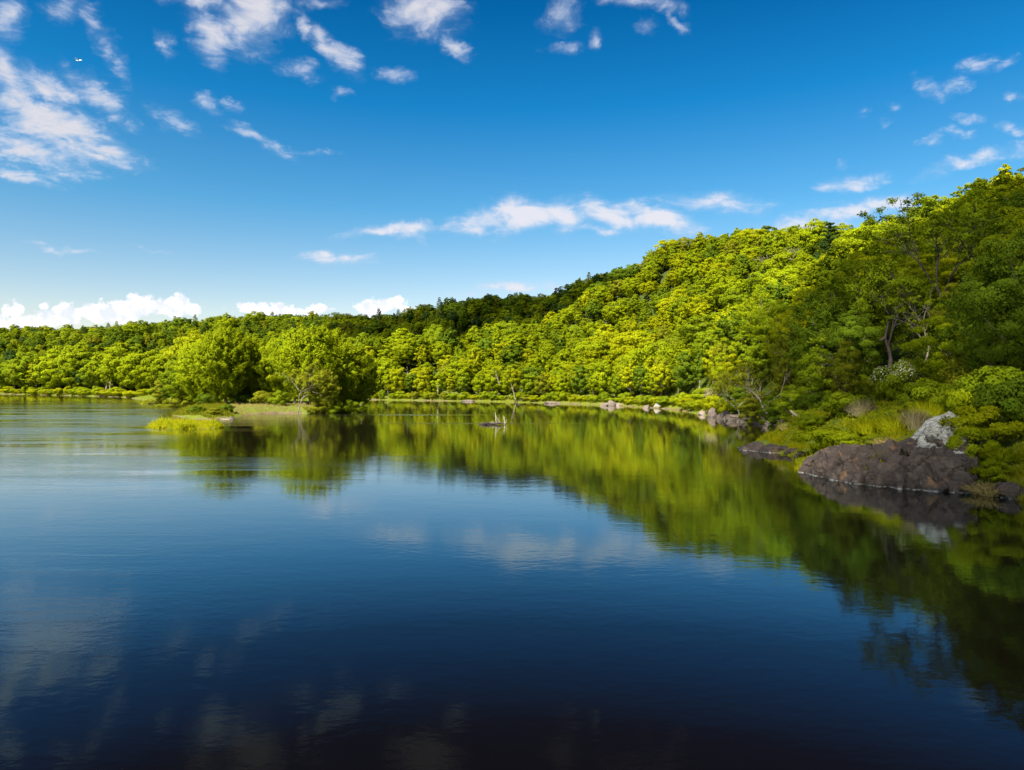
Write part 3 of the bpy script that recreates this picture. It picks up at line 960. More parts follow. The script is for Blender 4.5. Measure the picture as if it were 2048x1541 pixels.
def plant(name, proto, x, y, z, H=None, sx=None, rz=None, colour='mid green', label=None, cat='tree', group=None, crown_name='crown', trunk_name='trunk', tint=None):
    p = PROTO[proto]
    s = (H / p['H']) if H else 1.0
    w = sx if sx else s
    root = empty(name, (x, y, z), rng.uniform(0, 6.28) if rz is None else rz, (w, w, s))
    if p['trunk'] is not None:
        t = link_mesh(trunk_name, p['trunk'], root)
    if p['crown'] is not None:
        c = link_mesh(crown_name, p['crown'], root)
        cc = np.array(PALETTE[colour]) * (1 if tint is None else tint)
        c.color = (cc[0], cc[1], cc[2], 1)
    tag(root, label, cat, group)
    return root


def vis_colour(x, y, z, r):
    """leaf colour mix: bright on the lower slope, far ridge darkened for its cloud shade"""
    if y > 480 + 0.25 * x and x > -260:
        opts, w = ['dark green', 'deep green', 'mid green', 'lime green', 'olive green'], [.22, .38, .28, .07, .05]  # far ridge: cloud shade partly put into the leaf colours
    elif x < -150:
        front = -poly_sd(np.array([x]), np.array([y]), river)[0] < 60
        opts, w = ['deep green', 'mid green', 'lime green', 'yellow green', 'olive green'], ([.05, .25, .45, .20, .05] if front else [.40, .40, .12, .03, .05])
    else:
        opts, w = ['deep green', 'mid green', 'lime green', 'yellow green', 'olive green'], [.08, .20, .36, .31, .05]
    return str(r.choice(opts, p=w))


# --- candidate trees over the land
cand = []


def project(x, y, z):
    return CX + F * x / y, HY - F * (z - CAM_H) / y


cell = {}


def free(x, y, d):
    cx_, cy_ = int(x // 14), int(y // 14)
    for i in range(cx_ - 1, cx_ + 2):
        for j in range(cy_ - 1, cy_ + 2):
            for (a, b, e) in cell.get((i, j), ()):
                if (a - x) ** 2 + (b - y) ** 2 < (0.5 * (d + e)) ** 2:
                    return False
    return True


def occupy(x, y, d):
    cell.setdefault((int(x // 14), int(y // 14)), []).append((x, y, d))


# hero trees of the right bank and the ridge: (name, proto, column, distance, height, width scale, colour, label)
M = 'tree'
HERO = [
    ('lone_tree', 'lone', 1893, 97, 25.5, None, 'mid green', 0.0, 'sparse tall tree leaning left against the sky above the shaded right bank', 'tree'),
    ('dark_trunked_tree', 'dark_trunk', 1779, 100, 18.5, None, 'mid green', 0.6, 'forked dark trunked tree standing on the shaded bank behind the white flowering shrub', 'tree'),
    ('leaning_tree', 'pale_leaner', 1840, 92, 13.5, None, 'lime green', 0.2, 'tree with thick pale trunk leaning right on the shaded bank', 'tree'),
    ('pine_tree', 'pine0', 1660, 280, 23.0, 1.55, 'dark green', None, 'dark pointed pine standing above the ridge line of the near hill', 'pine tree'),
    ('bare_tree', 'bare_tree', 1590, 285, 15.0, 1.35, 'grey brown', None, 'bare greyish tree on the ridge line left of the pointed pine', 'tree'),
    ('willow_tree', 'willow', 1540, 137, 14.5, None, 'olive green', 1.0, 'olive tree with thin pale trunk above the low brown rock ledges', 'tree'),
    ('willow_tree', 'willow', 1478, 152, 12.0, None, 'olive green', 2.0, 'small brownish olive tree where the shaded bank meets the sunlit slope', 'tree'),
    ('shoreline_tree', 'near4', 1690, 88, 9.0, 0.8, 'olive green', 2.4, 'low olive tree directly left of the grey dry bush', 'tree'),
]
for (nm, pr, px, Y, H, sw, colr, rz, lab, cat) in HERO:
    x = bearing(px, Y); z = ground_z(x, Y)
    sx = (H / PROTO[pr]['H']) * (sw or 1.0)
    root = plant(nm, pr, x, Y, z - 0.2, H, sx, rz, colr, lab, cat)
    occupy(x, Y, 6.0)

# tall shaded trees at the right edge of the picture
RIGHT = [(1992, 66, 15.5, 'near7', 'deep green', 'tall deep green tree rising at the right edge above the overhanging bush'),
         (2050, 60, 17, 'near3', 'deep green', 'tallest dark tree cut by the right edge of the picture'),
         (2090, 74, 18, 'near0', 'deep green', None), (1940, 84, 12.5, 'near3', 'olive green', 'olive tall tree behind the deep green tree at the right edge'),
         (2015, 92, 13.5, 'near1', 'mid green', None), (1730, 109, 20.5, 'near5', 'mid green', None), (1662, 110, 21, 'near6', 'deep green', None), (1625, 128, 17, 'near1', 'mid green', None),
         (1580, 140, 16, 'near6', 'olive green', None), (1830, 118, 13, 'near5', 'mid green', None), (1900, 75, 11, 'near4', 'lime green', 'rounded lime green tree below the leaning lone tree'),
         (1710, 100, 12, 'near2', 'deep green', None), (1640, 106, 11, 'near4', 'mid green', None), (1520, 176, 20, 'near7', 'lime green', None), (1560, 165, 17, 'near2', 'mid green', None),
         (1460, 172, 13, 'near4', 'yellow green', None), (1590, 118, 9, 'near2', 'mid green', None), (1545, 126, 8, 'near4', 'deep green', None), (1500, 138, 7.5, 'near4', 'olive green', None)]
trees = []      # dict(x,y,z,H,R,proto,colour,zone,label)
for (px, Y, H, pr, colr, lab) in RIGHT:
    x = bearing(px, Y)
    trees.append(dict(x=x, y=Y, z=ground_z(x, Y), H=H, w=H / PROTO[pr]['H'] * rng.uniform(.95, 1.1), proto=pr, colour=colr, label=lab, force=True))
    occupy(x, Y, 5.0)

# front row along the far waterline
pts = river[4 + 12:4 + 25]
pts = np.array(pts)
for i in range(len(pts) - 1):
    a, b = pts[i], pts[i + 1]; L = np.linalg.norm(b - a); nv = np.array([b[1] - a[1], -(b[0] - a[0])]) / L
    s = rng.uniform(0, 4)
    while s < L:
        q = a + (b - a) * s / L + nv * rng.uniform(6.0, 10.0)
        if land_height([q[0]], [q[1]])[1][0] < 4: q = a + (b - a) * s / L - nv * rng.uniform(6, 10)
        far_left = q[0] < -150
        H = rng.uniform(11, 17) * (1.0 if not far_left else 1.95)
        pr = EDGE[rng.integers(len(EDGE))]
        if land_height([q[0]], [q[1]])[1][0] > 3:
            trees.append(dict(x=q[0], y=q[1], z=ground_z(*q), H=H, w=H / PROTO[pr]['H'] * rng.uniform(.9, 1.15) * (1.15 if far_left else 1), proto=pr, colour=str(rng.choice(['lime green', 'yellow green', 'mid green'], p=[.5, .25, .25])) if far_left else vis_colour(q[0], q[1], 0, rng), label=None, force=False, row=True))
            occupy(q[0], q[1], 6.0 if not far_left else 9)
        s += rng.uniform(6, 9.5) * (1.5 if far_left else 1.0)

# the wood
N = 42000
xs = rng.uniform(-1000, 420, N); ys = rng.uniform(35, 960, N)
hh, sd = land_height(xs, ys)
pxs = CX + F * xs / ys
ok = (sd > 9) & (pxs > -420) & (pxs < 2620)
order = np.argsort(ys)
for i in order:
    if not ok[i]: continue
    x, y = xs[i], ys[i]
    if y < 130 and x < 70 and sd[i] < 22: continue
    far_left = x < -150 and y < 640
    dmin = (6.2 if y < 200 else (7.4 if y < 480 else 8.2)) * rng.uniform(.75, 1.25)
    if far_left: dmin = 10.5 if sd[i] < 60 else 8.5
    if not free(x, y, dmin): continue
    occupy(x, y, dmin)
    ridge = y > 480 + 0.25 * x
    if y < 170: pr = NEAR[rng.integers(len(NEAR))]
    else: pr = FAR[rng.integers(len(FAR))]
    con = ridge and rng.random() < 0.07
    H = rng.normal(14.5, 2.6) * (1.08 if ridge else 1.0)
    if far_left: H = rng.normal(25, 2.5) if sd[i] < 60 else rng.normal(17, 2)
    w = H / PROTO[pr]['H'] * rng.uniform(.95, 1.55)
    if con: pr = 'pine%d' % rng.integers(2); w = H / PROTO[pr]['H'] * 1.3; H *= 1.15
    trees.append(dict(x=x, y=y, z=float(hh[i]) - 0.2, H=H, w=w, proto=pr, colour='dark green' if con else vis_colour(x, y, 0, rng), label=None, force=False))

# young trees filling the gaps
for i in order:
    x, y = xs[i], ys[i]
    df = 3.0 if (y > 300 and x > 20) else 4.2
    if not ok[i] or y > 470 or y < 140 or x < -150 or not free(x, y, df): continue
    if y > 480 + 0.25 * x: continue
    occupy(x, y, df)
    pr = FAR[rng.integers(len(FAR))]; H = rng.uniform(7, 11)
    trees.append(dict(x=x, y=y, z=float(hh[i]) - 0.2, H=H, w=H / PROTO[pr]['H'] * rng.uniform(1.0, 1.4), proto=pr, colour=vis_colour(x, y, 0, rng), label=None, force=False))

# island maples
for (px, Y, H, ws, colr, lab) in [
        (402, 212, 21.0, 1.05, 'lime green', 'leftmost broad maple of the island, drooping to the water'),
        (452, 205, 24.5, 1.05, 'lime green', 'tallest maple of the left clump on the island'),
        (505, 216, 22.0, 0.95, 'lime green', 'rear maple of the left island clump beside the clearing gap'),
        (372, 222, 17.5, 0.8, 'mid green', 'lower maple at the outer left edge of the left island clump'),
        (478, 224, 24.0, 1.05, 'mid green', 'maple filling the middle rear of the left island clump'),
        (590, 212, 24.0, 1.0, 'mid green', 'maple filling the rear of the right island clump'),
        (655, 212, 25.0, 1.1, 'lime green', 'tall maple right of centre in the right island clump'),
        (712, 208, 16.5, 0.8, 'mid green', 'lower maple at the outer right edge of the island'),
        (534, 222, 21.5, 0.95, 'mid green', 'maple standing in the dip between the two island clumps'),
        (560, 214, 21.5, 0.95, 'lime green', 'maple right of the gap between the two island clumps'),
        (622, 200, 25.0, 1.1, 'lime green', 'tallest bright maple in the right island clump'),
        (690, 204, 21.0, 1.05, 'lime green', 'rightmost broad maple at the downstream tip of the island'),
        (650, 190, 13.0, 0.62, 'olive green', 'low olive maple standing before the right island clump')]:
    x = bearing(px, Y); pr = MAPLE[rng.integers(3)]
    trees.append(dict(x=x, y=Y, z=ground_z(x, Y) - .2, H=H, w=ws * 22 / 23.0 if H > 15 else ws, proto=pr, colour=colr, label=lab, force=True, island=True))
x = bearing(596, 184)
plant('half_dead_tree', 'half_dead', x, 184, ground_z(x, 184) - .2, 15.5, None, 1.1, 'olive green', 'thin half dead tree with pale trunk in front of the island maples', 'tree')
for (px, Y, H, colr, lab) in [(352, 246, 16, 'deep green', 'dark tree on the narrow left tail of the island'), (322, 262, 12, 'olive green', 'low dark tree farthest out on the left tail of the island')]:
    x = bearing(px, Y)
    trees.append(dict(x=x, y=Y, z=ground_z(x, Y) - .2, H=H, w=H / PROTO['edge0']['H'] * 1.1, proto='edge0', colour=colr, label=lab, force=True, island=True))

# which trees show, and how much (near ones first on a coarse raster)
RW, RH = 1024, 770
cover = np.zeros((RH, RW), bool)
yy, xx = np.mgrid[0:RH, 0:RW]
order = sorted(range(len(trees)), key=lambda i: trees[i]['y'])
for i in order:
    t = trees[i]
    R_ = PROTO[t['proto']]['R'] * t['w']
    px, ptop = project(t['x'], t['y'], t['z'] + t['H']); _, pbot = project(t['x'], t['y'], t['z'] + t['H'] * 0.08)
    cx_, cy_, rx, ry = px / 2, (ptop + pbot) / 4, R_ * F / t['y'] / 2 * .9, (pbot - ptop) / 4
    x0, x1, y0, y1 = int(max(0, cx_ - rx)), int(min(RW, cx_ + rx + 1)), int(max(0, cy_ - ry)), int(min(RH, cy_ + ry + 1))
    t['area'] = 0; t['px'] = px; t['py'] = (ptop * 0.6 + pbot * 0.4)
    if x1 <= x0 or y1 <= y0: continue
    sub = cover[y0:y1, x0:x1]
    el = ((xx[y0:y1, x0:x1] - cx_) / rx) ** 2 + ((yy[y0:y1, x0:x1] - cy_) / ry) ** 2 < 1
    t['area'] = int((el & ~sub).sum())
    sub |= el
N_TREES = 285
rank = sorted(range(len(trees)), key=lambda i: -(trees[i]['area'] + (1e6 if trees[i]['force'] and -40 < trees[i]['px'] < 2090 else 0)))
single = [i for i in rank[:N_TREES] if trees[i]['area'] > 0]
single_set = set(single)
rest = [t for i, t in enumerate(trees) if i not in single_set]


def zone_of(t):
    x, y, px, py = t['x'], t['y'], t['px'], t['py']
    if t.get('island'): return 'on the island', None
    if t.get('row'):
        return ('in the far left waterline row', None) if x < -150 else ('in the far waterline row', None)
    if y < 172 and px > 1380: return 'on the shaded right bank', None
    if x < -150 and y < 640: return 'in the low wood behind the island', None
    if y > 480 + 0.25 * x: return 'on the dark far ridge', None
    if px > 1380:
        if py < 560: return 'on the sunlit ridge near the pine', None
        return 'on the sunlit slope below the pine', None
    if py < 600: return 'on the crest left of the pine', None
    if py < 680: return 'on the upper sunlit slope', None
    if px < 1050: return 'on the low ground above the snag', None
    return 'above the white topped boulder', None


groups = {}
for i in single:
    t = trees[i]
    t['zone'] = zone_of(t)[0]
    if not t['label']:
        shape = 'pointed' if t['proto'].startswith('pine') else ('broad' if t['w'] * PROTO[t['proto']]['R'] > 5.6 else 'narrow')
        t['kindw'] = f"{shape} {t['colour']}"
        groups.setdefault((t['kindw'], t['zone']), []).append(t)
ORD = ['leftmost', 'second from left', 'third from left', 'fourth from left', 'fifth from left', 'sixth from left', 'seventh from left', 'eighth from left', 'ninth from left', 'tenth from left', 'eleventh from left', 'twelfth from left']
for (kw, zn), L in groups.items():
    L.sort(key=lambda t: t['px'])
    if len(L) == 1:
        L[0]['label'] = f"only {kw} tree {zn}"
        continue
    if len(L) > 12:      # split by height on the slope
        L2 = sorted(L, key=lambda t: t['py']); nb = -(-len(L) // 12); names = ['upper', 'lower'] if nb == 2 else ['upper', 'middle', 'lower', 'lowest', 'bottom']
        for b in range(nb):
            part = sorted(L2[b * len(L) // nb:(b + 1) * len(L) // nb], key=lambda t: t['px'])
            for k, t in enumerate(part): t['label'] = f"{ORD[min(k, 11)]} of {names[b]} {kw} trees {zn}"
        continue
    for k, t in enumerate(L):
        t['label'] = f"{ORD[k]} of the {kw} trees {zn}"
GN = {'on the island': 'maples on the island', 'in the far left waterline row': 'trees along the far left bank', 'in the far waterline row': 'trees along the far bank',
      'on the shaded right bank': 'trees on the shaded right bank', 'in the low wood behind the island': 'trees of the low wood behind the island', 'on the dark far ridge': 'trees on the far ridge'}
for i in single:
    t = trees[i]
    nm = 'pine_tree' if t['proto'].startswith('pine') else ('maple_tree' if t['proto'].startswith('maple') else 'broadleaf_tree')
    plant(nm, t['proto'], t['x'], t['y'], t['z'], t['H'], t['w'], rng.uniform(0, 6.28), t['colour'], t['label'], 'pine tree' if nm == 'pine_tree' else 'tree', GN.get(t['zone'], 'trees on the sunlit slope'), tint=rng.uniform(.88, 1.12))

# the rest of the wood: one mass, instanced
pcol = bpy.data.collections.new('wood_kinds')
kinds = FAR + EDGE[:2] + NEAR[:2] + ['pine0', 'pine1'] + MAPLE[:1]
kinds_all = []
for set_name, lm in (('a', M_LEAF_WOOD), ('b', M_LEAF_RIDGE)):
    for k in kinds:
        p = PROTO[k]
        g1, g2 = p['G'], p['tg']
        big = Geo()
        big.V = g1.V + g2.V; big.N = g1.N + g2.N; big.T = g1.T + g2.T
        big.Fc = list(g1.Fc) + [f + g1.n for f in g2.Fc]; big.M = g1.M + [m + 1 for m in g2.M]
        me = big.mesh('wood_' + set_name + k, [lm, M_BARK])
        o = bpy.data.objects.new('%03d_kind' % len(kinds_all), me)
        pcol.objects.link(o); kinds_all.append(set_name + k)


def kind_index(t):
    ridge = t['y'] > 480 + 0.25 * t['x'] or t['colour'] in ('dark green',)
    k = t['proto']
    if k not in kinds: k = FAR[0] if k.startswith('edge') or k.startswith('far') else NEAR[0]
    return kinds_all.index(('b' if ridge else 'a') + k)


pm = bpy.data.meshes.new('wood')
pm.from_pydata([(t['x'], t['y'], t['z']) for t in rest], [], [])
for nm, ty, fld, vals in (('scl', 'FLOAT_VECTOR', 'vector', [c for t in rest for c in (t['w'], t['w'], t['H'] / PROTO[t['proto']]['H'])]),
                          ('rot', 'FLOAT_VECTOR', 'vector', [c for t in rest for c in (0, 0, random.uniform(0, 6.28))]),
                          ('idx', 'INT', 'value', [kind_index(t) for t in rest])):
    a = pm.attributes.new(nm, ty, 'POINT'); a.data.foreach_set(fld, vals)
wood = link_mesh('forest', pm)
tag(wood, 'mass of smaller green trees filling the hills between the larger ones', kind='stuff')
ng = bpy.data.node_groups.new('plant_wood', 'GeometryNodeTree')
ng.interface.new_socket('Geometry', in_out='INPUT', socket_type='NodeSocketGeometry')
ng.interface.new_socket('Geometry', in_out='OUTPUT', socket_type='NodeSocketGeometry')
gi, go = ng.nodes.new('NodeGroupInput'), ng.nodes.new('NodeGroupOutput')
ci = ng.nodes.new('GeometryNodeCollectionInfo'); ci.inputs['Collection'].default_value = pcol
ci.inputs['Separate Children'].default_value = True; ci.inputs['Reset Children'].default_value = True
iop = ng.nodes.new('GeometryNodeInstanceOnPoints'); iop.inputs['Pick Instance'].default_value = True


def named(nm, ty):
    nd = ng.nodes.new('GeometryNodeInputNamedAttribute'); nd.data_type = ty; nd.inputs['Name'].default_value = nm
    return [s for s in nd.outputs if s.enabled and s.name == 'Attribute'][0]


e2r = ng.nodes.new('FunctionNodeEulerToRotation')
ng.links.new(named('rot', 'FLOAT_VECTOR'), e2r.inputs[0])
ng.links.new(gi.outputs[0], iop.inputs['Points']); ng.links.new(ci.outputs[0], iop.inputs['Instance'])
ng.links.new(named('idx', 'INT'), iop.inputs['Instance Index']); ng.links.new(e2r.outputs[0], iop.inputs['Rotation'])
ng.links.new(named('scl', 'FLOAT_VECTOR'), iop.inputs['Scale']); ng.links.new(iop.outputs[0], go.inputs[0])
md = wood.modifiers.new('plant', 'NODES'); md.node_group = ng

# ------------------------------------------------------------------ shrubs
M_FLOWER, TF = new_mat('blossom')
atf = TF.n('ShaderNodeAttribute'); atf.attribute_name = 'tint'
finish(TF, principled(TF, TF.ramp(atf.outputs['Fac'], [(0.2, (0.16, 0.17, 0.075)), (0.8, (0.36, 0.35, 0.22))]), 0.7, 0.1))


def shrub(px, Y, H, W_, colr, label, proto=None, name='shrub', cat='shrub', dz=0.0, rz=None):
    x = bearing(px, Y); z = ground_z(x, Y)
    pr = proto or SHRUB[rng.integers(len(SHRUB))]
    return plant(name, pr, x, Y, z + dz, H, W_ / (2 * PROTO[pr]['R']), rz, colr, label, cat, None, 'foliage', 'stems', rng.uniform(.92, 1.08))


BANK = [
    (1655, 74, 2.6, 6.0, 'lime green', 'bright green bush at the left top of the big dark rock outcrop'),
    (1622, 84, 1.8, 3.4, 'mid green', 'small green bush behind the reeds on the rock point'),
    (1700, 66.5, 1.3, 2.6, 'lime green', 'little green bush hanging on the middle of the outcrop top'),
    (1748, 63, 1.1, 2.2, 'lime green', 'small leafy tuft on the upper lip of the outcrop'),
    (1860, 71, 3.0, 5.0, 'mid green', 'rounded green bush right of the white flowering shrub'),
    (1690, 82, 3.0, 5.0, 'mid green', 'leafy bush between the bright green bush and the dry grey bush'),
    (1770, 86, 3.4, 5.5, 'olive green', 'olive bush left behind the white flowering shrub'),
    (1945, 61, 4.0, 4.8, 'lime green', 'big bright bush leaning over the right end of the outcrop'),
    (1962, 56.5, 3.2, 5.0, 'yellow green', 'yellow green bush overhanging the water at the outcrop end'),
    (1952, 55.2, 2.6, 3.4, 'lime green', 'leafy bush covering the right end of the big outcrop'),
    (1990, 60, 5.0, 6.0, 'mid green', 'tall mid green bush right of the overhanging one'),
    (2040, 56, 4.2, 5.5, 'deep green', 'dark bush above the grey boulder at the right edge'),
    (1905, 76, 4.5, 6.5, 'lime green', 'tall lime bush on the slope behind the lichen covered slab'),
    (1950, 72, 5.0, 6.0, 'olive green', 'olive bush under the tall trees at the right'),
    (1820, 90, 3.0, 6.0, 'deep green', 'deep green bush below the pale leaning trunk'),
    (1730, 94, 2.6, 5.0, 'mid green', 'mid green bush at the foot of the forked dark trunk'),
    (1640, 98, 3.0, 6.0, 'deep green', 'deep green bush over the sloping log by the cove'),
    (1600, 126, 2.8, 5.5, 'mid green', 'mid green bush above the rocks inside the cove'),
    (1560, 145, 3.2, 6.0, 'lime green', 'lime bush overhanging the brown ledges left of the cove'),
    (1515, 154, 3.0, 6.0, 'olive green', 'olive bush leaning over the middle of the brown ledges'),
    (1475, 168, 3.4, 6.5, 'deep green', 'dark bush above the left part of the brown ledges'),
    (1440, 180, 4.2, 7.5, 'grey brown', 'greyish brown bush at the corner where the bank turns'),
    (1405, 196, 3.6, 7.0, 'lime green', 'lime bush just left of the greyish corner bush'),
    (1580, 108, 1.6, 3.4, 'lime green', 'low bush in the cove beside the sloping log'),
    (1900, 67, 2.6, 3.2, 'mid green', 'bush at the upper edge of the lichen covered slab'),
    (1985, 52.5, 1.5, 2.4, 'lime green', 'small bush on the grass left of the grey boulder'),
]
for a in BANK: shrub(*a)
for (px, Y, H, W_, colr, pr, lab, nm) in [
        (1742, 69, 2.1, 5.4, 'yellow green', 'plume1', 'fuzzy yellow green mound above the middle of the outcrop', 'feathery_bush'),
        (1788, 65.5, 2.4, 4.6, 'yellow green', 'plume0', 'fuzzy yellow green mound left of the dry bush by the slab', 'feathery_bush'),
        (1858, 67.5, 2.7, 4.6, 'yellow green', 'plume0', 'tallest fuzzy yellow green mound above the lichen slab', 'feathery_bush'),
        (1830, 64.5, 2.6, 3.6, 'grey brown', 'plume0', 'dry grey brush left of the lichen covered slab', 'dry_bush'),
        (1722, 79, 2.6, 4.2, 'grey brown', 'plume1', 'dry grey bush behind the yellow green mounds', 'dry_bush'),
        (1765, 62.3, 1.1, 3.2, 'straw', 'plume1', 'pale dry grass hanging over the outcrop edge', 'dry_grass_clump'),
        (1598, 88, 1.9, 3.2, 'olive green', 'grass_tuft', 'tall reed clump on the rock point', 'reed_clump'),
        (1622, 84.5, 1.6, 4.0, 'lime green', 'grass_tuft', 'bright reed clump against the outcrop', 'reed_clump'),
        (1572, 90, 1.5, 2.2, 'straw', 'grass_tuft', 'pale dry reed clump at the tip of the rock point', 'reed_clump'),
        (1975, 51.5, 1.3, 3.6, 'straw', 'grass_tuft', 'pale dry grass tuft left of the grey boulder', 'grass_tuft'),
        (2005, 54, 1.5, 4.5, 'lime green', 'grass_tuft', 'green grass tuft behind the grey boulder', 'grass_tuft'),
        (1950, 54, 1.2, 3.0, 'olive green', 'grass_tuft', 'olive grass tuft at the right foot of the outcrop', 'grass_tuft')]:
    x = bearing(px, Y)
    plant(nm, pr, x, Y, ground_z(x, Y), H, W_ / (2 * PROTO[pr]['R']), None, colr, lab, nm.replace('_', ' '), None, 'stems', 'stem')
x = bearing(1800, 82)
fs = shrub(1800, 82, 4.2, 5.6, 'mid green', 'white flowering shrub on the slope above the outcrop', 'flower_shrub', 'flowering_shrub')
fl = link_mesh('blossom', PROTO['flower_shrub']['flowers'].mesh('blossoms', [M_FLOWER]), fs); fl['kind'] = 'stuff'

# shrubs along the far waterline and on the island
SHORE_SHRUBS = []
for i in range(len(pts) - 1):
    a, b = pts[i], pts[i + 1]; L = np.linalg.norm(b - a); nv = np.array([b[1] - a[1], -(b[0] - a[0])]) / L
    s = rng.uniform(0, 3)
    while s < L:
        for sg in (1, -1):
            q = a + (b - a) * s / L + nv * sg * rng.uniform(1.6, 4.2)
            if land_height([q[0]], [q[1]])[1][0] > 1.2:
                SHORE_SHRUBS.append((CX + F * q[0] / q[1], q[1], rng.uniform(2.0, 4.2) * (1.4 if q[0] < -150 else 1), rng.uniform(4, 7) * (1.4 if q[0] < -150 else 1), str(rng.choice(['lime green', 'yellow green', 'mid green', 'olive green'], p=[.4, .3, .2, .1]))))
                break
        s += rng.uniform(3.6, 6.5) * (1.8 if a[0] < -150 else 1)
byc = {}
for t in SHORE_SHRUBS:
    if -20 < t[0] < 2060: byc.setdefault((t[4], 'far left bank' if t[0] < 340 else ('left of the snag' if t[0] < 990 else 'right of the snag')), []).append(t)
for (c, zn), L in byc.items():
    L.sort()
    for k, t in enumerate(L):
        shrub(*t, f"{ORD[min(k, 11)]} of {c} waterline shrubs, {zn}" if k < 12 else f"{ORD[len(L) - 1 - k] if len(L) - 1 - k else ORD[0]} of {c} waterline shrubs, {zn}".replace('from left', 'from right').replace('leftmost', 'rightmost'))['group'] = 'shrubs along the far waterline'
for (px, Y, H, W_, c, lab) in [(528, 205, 4.6, 6.5, 'olive green', 'pale olive shrub in the gap between the island clumps'), (560, 196, 4.2, 6, 'mid green', 'shrub left of the pale half dead trunk on the island'),
                               (640, 188, 3.4, 7, 'olive green', 'low shrub right of the pale half dead trunk'), (672, 190, 4.5, 7, 'mid green', 'shrub below the right island maples'),
                               (700, 192, 4.6, 7, 'mid green', 'tangled shrub at the right tip of the island'), (420, 205, 3.5, 7, 'deep green', 'dark undergrowth shrub beneath the left island maples'), (480, 208, 3.6, 8, 'deep green', 'dark shrub beneath the rear of the left island clump'),
                               (375, 222, 4, 7, 'olive green', 'olive shrub at the left foot of the island clump'), (345, 240, 4, 9, 'olive green', 'brownish shrub along the left tail of the island'), (305, 270, 3.5, 9, 'olive green', 'low shrub farthest out on the left tail of the island'),
                               (392, 168, 1.8, 4.5, 'deep green', 'low dark bush on the grassy spit of the island'), (430, 160, 1.4, 4, 'olive green', 'low olive bush near the point of the island spit'), (455, 172, 1.8, 4, 'deep green', 'small dark bush where the spit joins the island'),
                               (715, 204, 4.5, 5, 'mid green', 'shrub behind the tangled one at the island tip')]:
    shrub(px, Y, H, W_, c, lab)

# ------------------------------------------------------------------ grass on banks and islets


def grass_patch(name, label, polys, n, h, colour, fn, seed, edge=-0.15, shade=0.8):
    r = np.random.default_rng(seed)
    P = []
    for poly in polys:
        pa = np.array(poly); lo, hi = pa.min(0), pa.max(0)
        q = r.uniform(lo, hi, (n * 3, 2))
        q = q[poly_sd(q[:, 0], q[:, 1], poly) > edge][:n]
        P.append(q)
    P = np.concatenate(P)
    z = fn(P[:, 0], P[:, 1])
    keep = z > -0.12
    keep &= (0.55 * vnoise(P[:, 0], P[:, 1], 1.1, seed + 7) + 0.45 * vnoise(P[:, 0], P[:, 1], 3.1, seed + 5) + r.normal(size=len(P)) * .25) > -0.42
    P, z = P[keep], z[keep]; n = len(P)
    base = np.column_stack([P, z - 0.05])
    patch = np.clip(0.45 + 0.35 * vnoise(P[:, 0], P[:, 1], 0.8, seed) + 0.3 * vnoise(P[:, 0], P[:, 1], 2.3, seed + 3), 0, 1)
    L = h * r.uniform(.5, 1.2, n) * np.where(r.random(n) < .07, 1.8, 1.0) * (0.18 + 1.75 * patch ** 2.3)
    d = unit(np.column_stack([r.normal(size=(n, 2)) * .32, np.ones(n)]))
    side = unit(np.cross(d, r.normal(size=(n, 3)))) * (0.045 * h / 0.6 * r.uniform(.6, 1.3, n))[:, None]
    tip = base + d * L[:, None]; mid = base + d * (L * .5)[:, None]
    Q = np.stack([base - side, base + side, tip + side * .15, tip - side * .15], 1)
    G = Geo()
    nrm = np.repeat(unit(d + np.array([-.25, -.25, .6]))[:, None], 4, 1)
    T = np.clip(.45 + .35 * vnoise(P[:, 0], P[:, 1], 1.7, seed + 1) + r.normal(size=n) * .2, 0, 1)
    G.quads(Q, nrm, T)
    o = link_mesh(name, G.mesh(name, [M_GRASS]))
    o.color = tuple(c * shade for c in PALETTE[colour]) + (1,)
    tag(o, label, kind='stuff')


grass_patch('islet_grass', 'bright yellow green grass covering the small islet', [islet], 24000, 0.95, 'yellow green', lambda x, y: islet_height(x, y)[0], 1)
grass_patch('island_grass', 'green grass on the front of the island', [island], 34000, 0.8, 'lime green', lambda x, y: island_height(x, y)[0], 2)
spit = [on_water(*p) for p in [(340, 831), (425, 840), (470, 836), (440, 815), (380, 816)]]
grass_patch('spit_grass', 'rough olive grass on the low spit of the island', [spit], 22000, 0.95, 'olive green', lambda x, y: island_height(x, y)[0], 3, -0.15, 0.55)
dry = [on_water(*p) for p in [(470, 833), (560, 828), (640, 826), (640, 820), (540, 817), (455, 820)]]
grass_patch('dry_grass', 'straw coloured dry grass along the island shore', [dry], 9000, 0.8, 'straw', lambda x, y: island_height(x, y)[0], 4, -0.15, 0.5)


def strip(pl, w):
    pl = np.array(pl); L, R_ = [], []
    for i in range(len(pl)):
        t = pl[min(i + 1, len(pl) - 1)] - pl[max(i - 1, 0)]; t = t / np.linalg.norm(t); nv = np.array([-t[1], t[0]])
        L.append(tuple(pl[i] + nv * w)); R_.append(tuple(pl[i] - nv * w))
    return L + R_[::-1]


land_z = lambda x, y: land_height(x, y)[0]
grass_patch('bank_grass', 'light green grass fringe along the far waterline', [strip(river[16:24], 5.0), strip(river[23:30], 9.0)], 26000, 1.1, 'yellow green', land_z, 5)
point_strip = [on_water(*p) for p in [(1512, 893), (1560, 905), (1600, 910), (1640, 900), (1600, 872), (1540, 882)]]
near_strip = [(27.5, 66), (33, 57), (36, 55.5), (40, 62), (46, 72), (44, 88), (36, 92), (33, 84)]
grass_patch('slope_grass', 'yellow green grass on the slope above the outcrop', [near_strip, point_strip, [(36, 44), (54, 44), (54, 58), (37.5, 57)]], 34000, 0.6, 'yellow green', land_z, 6)


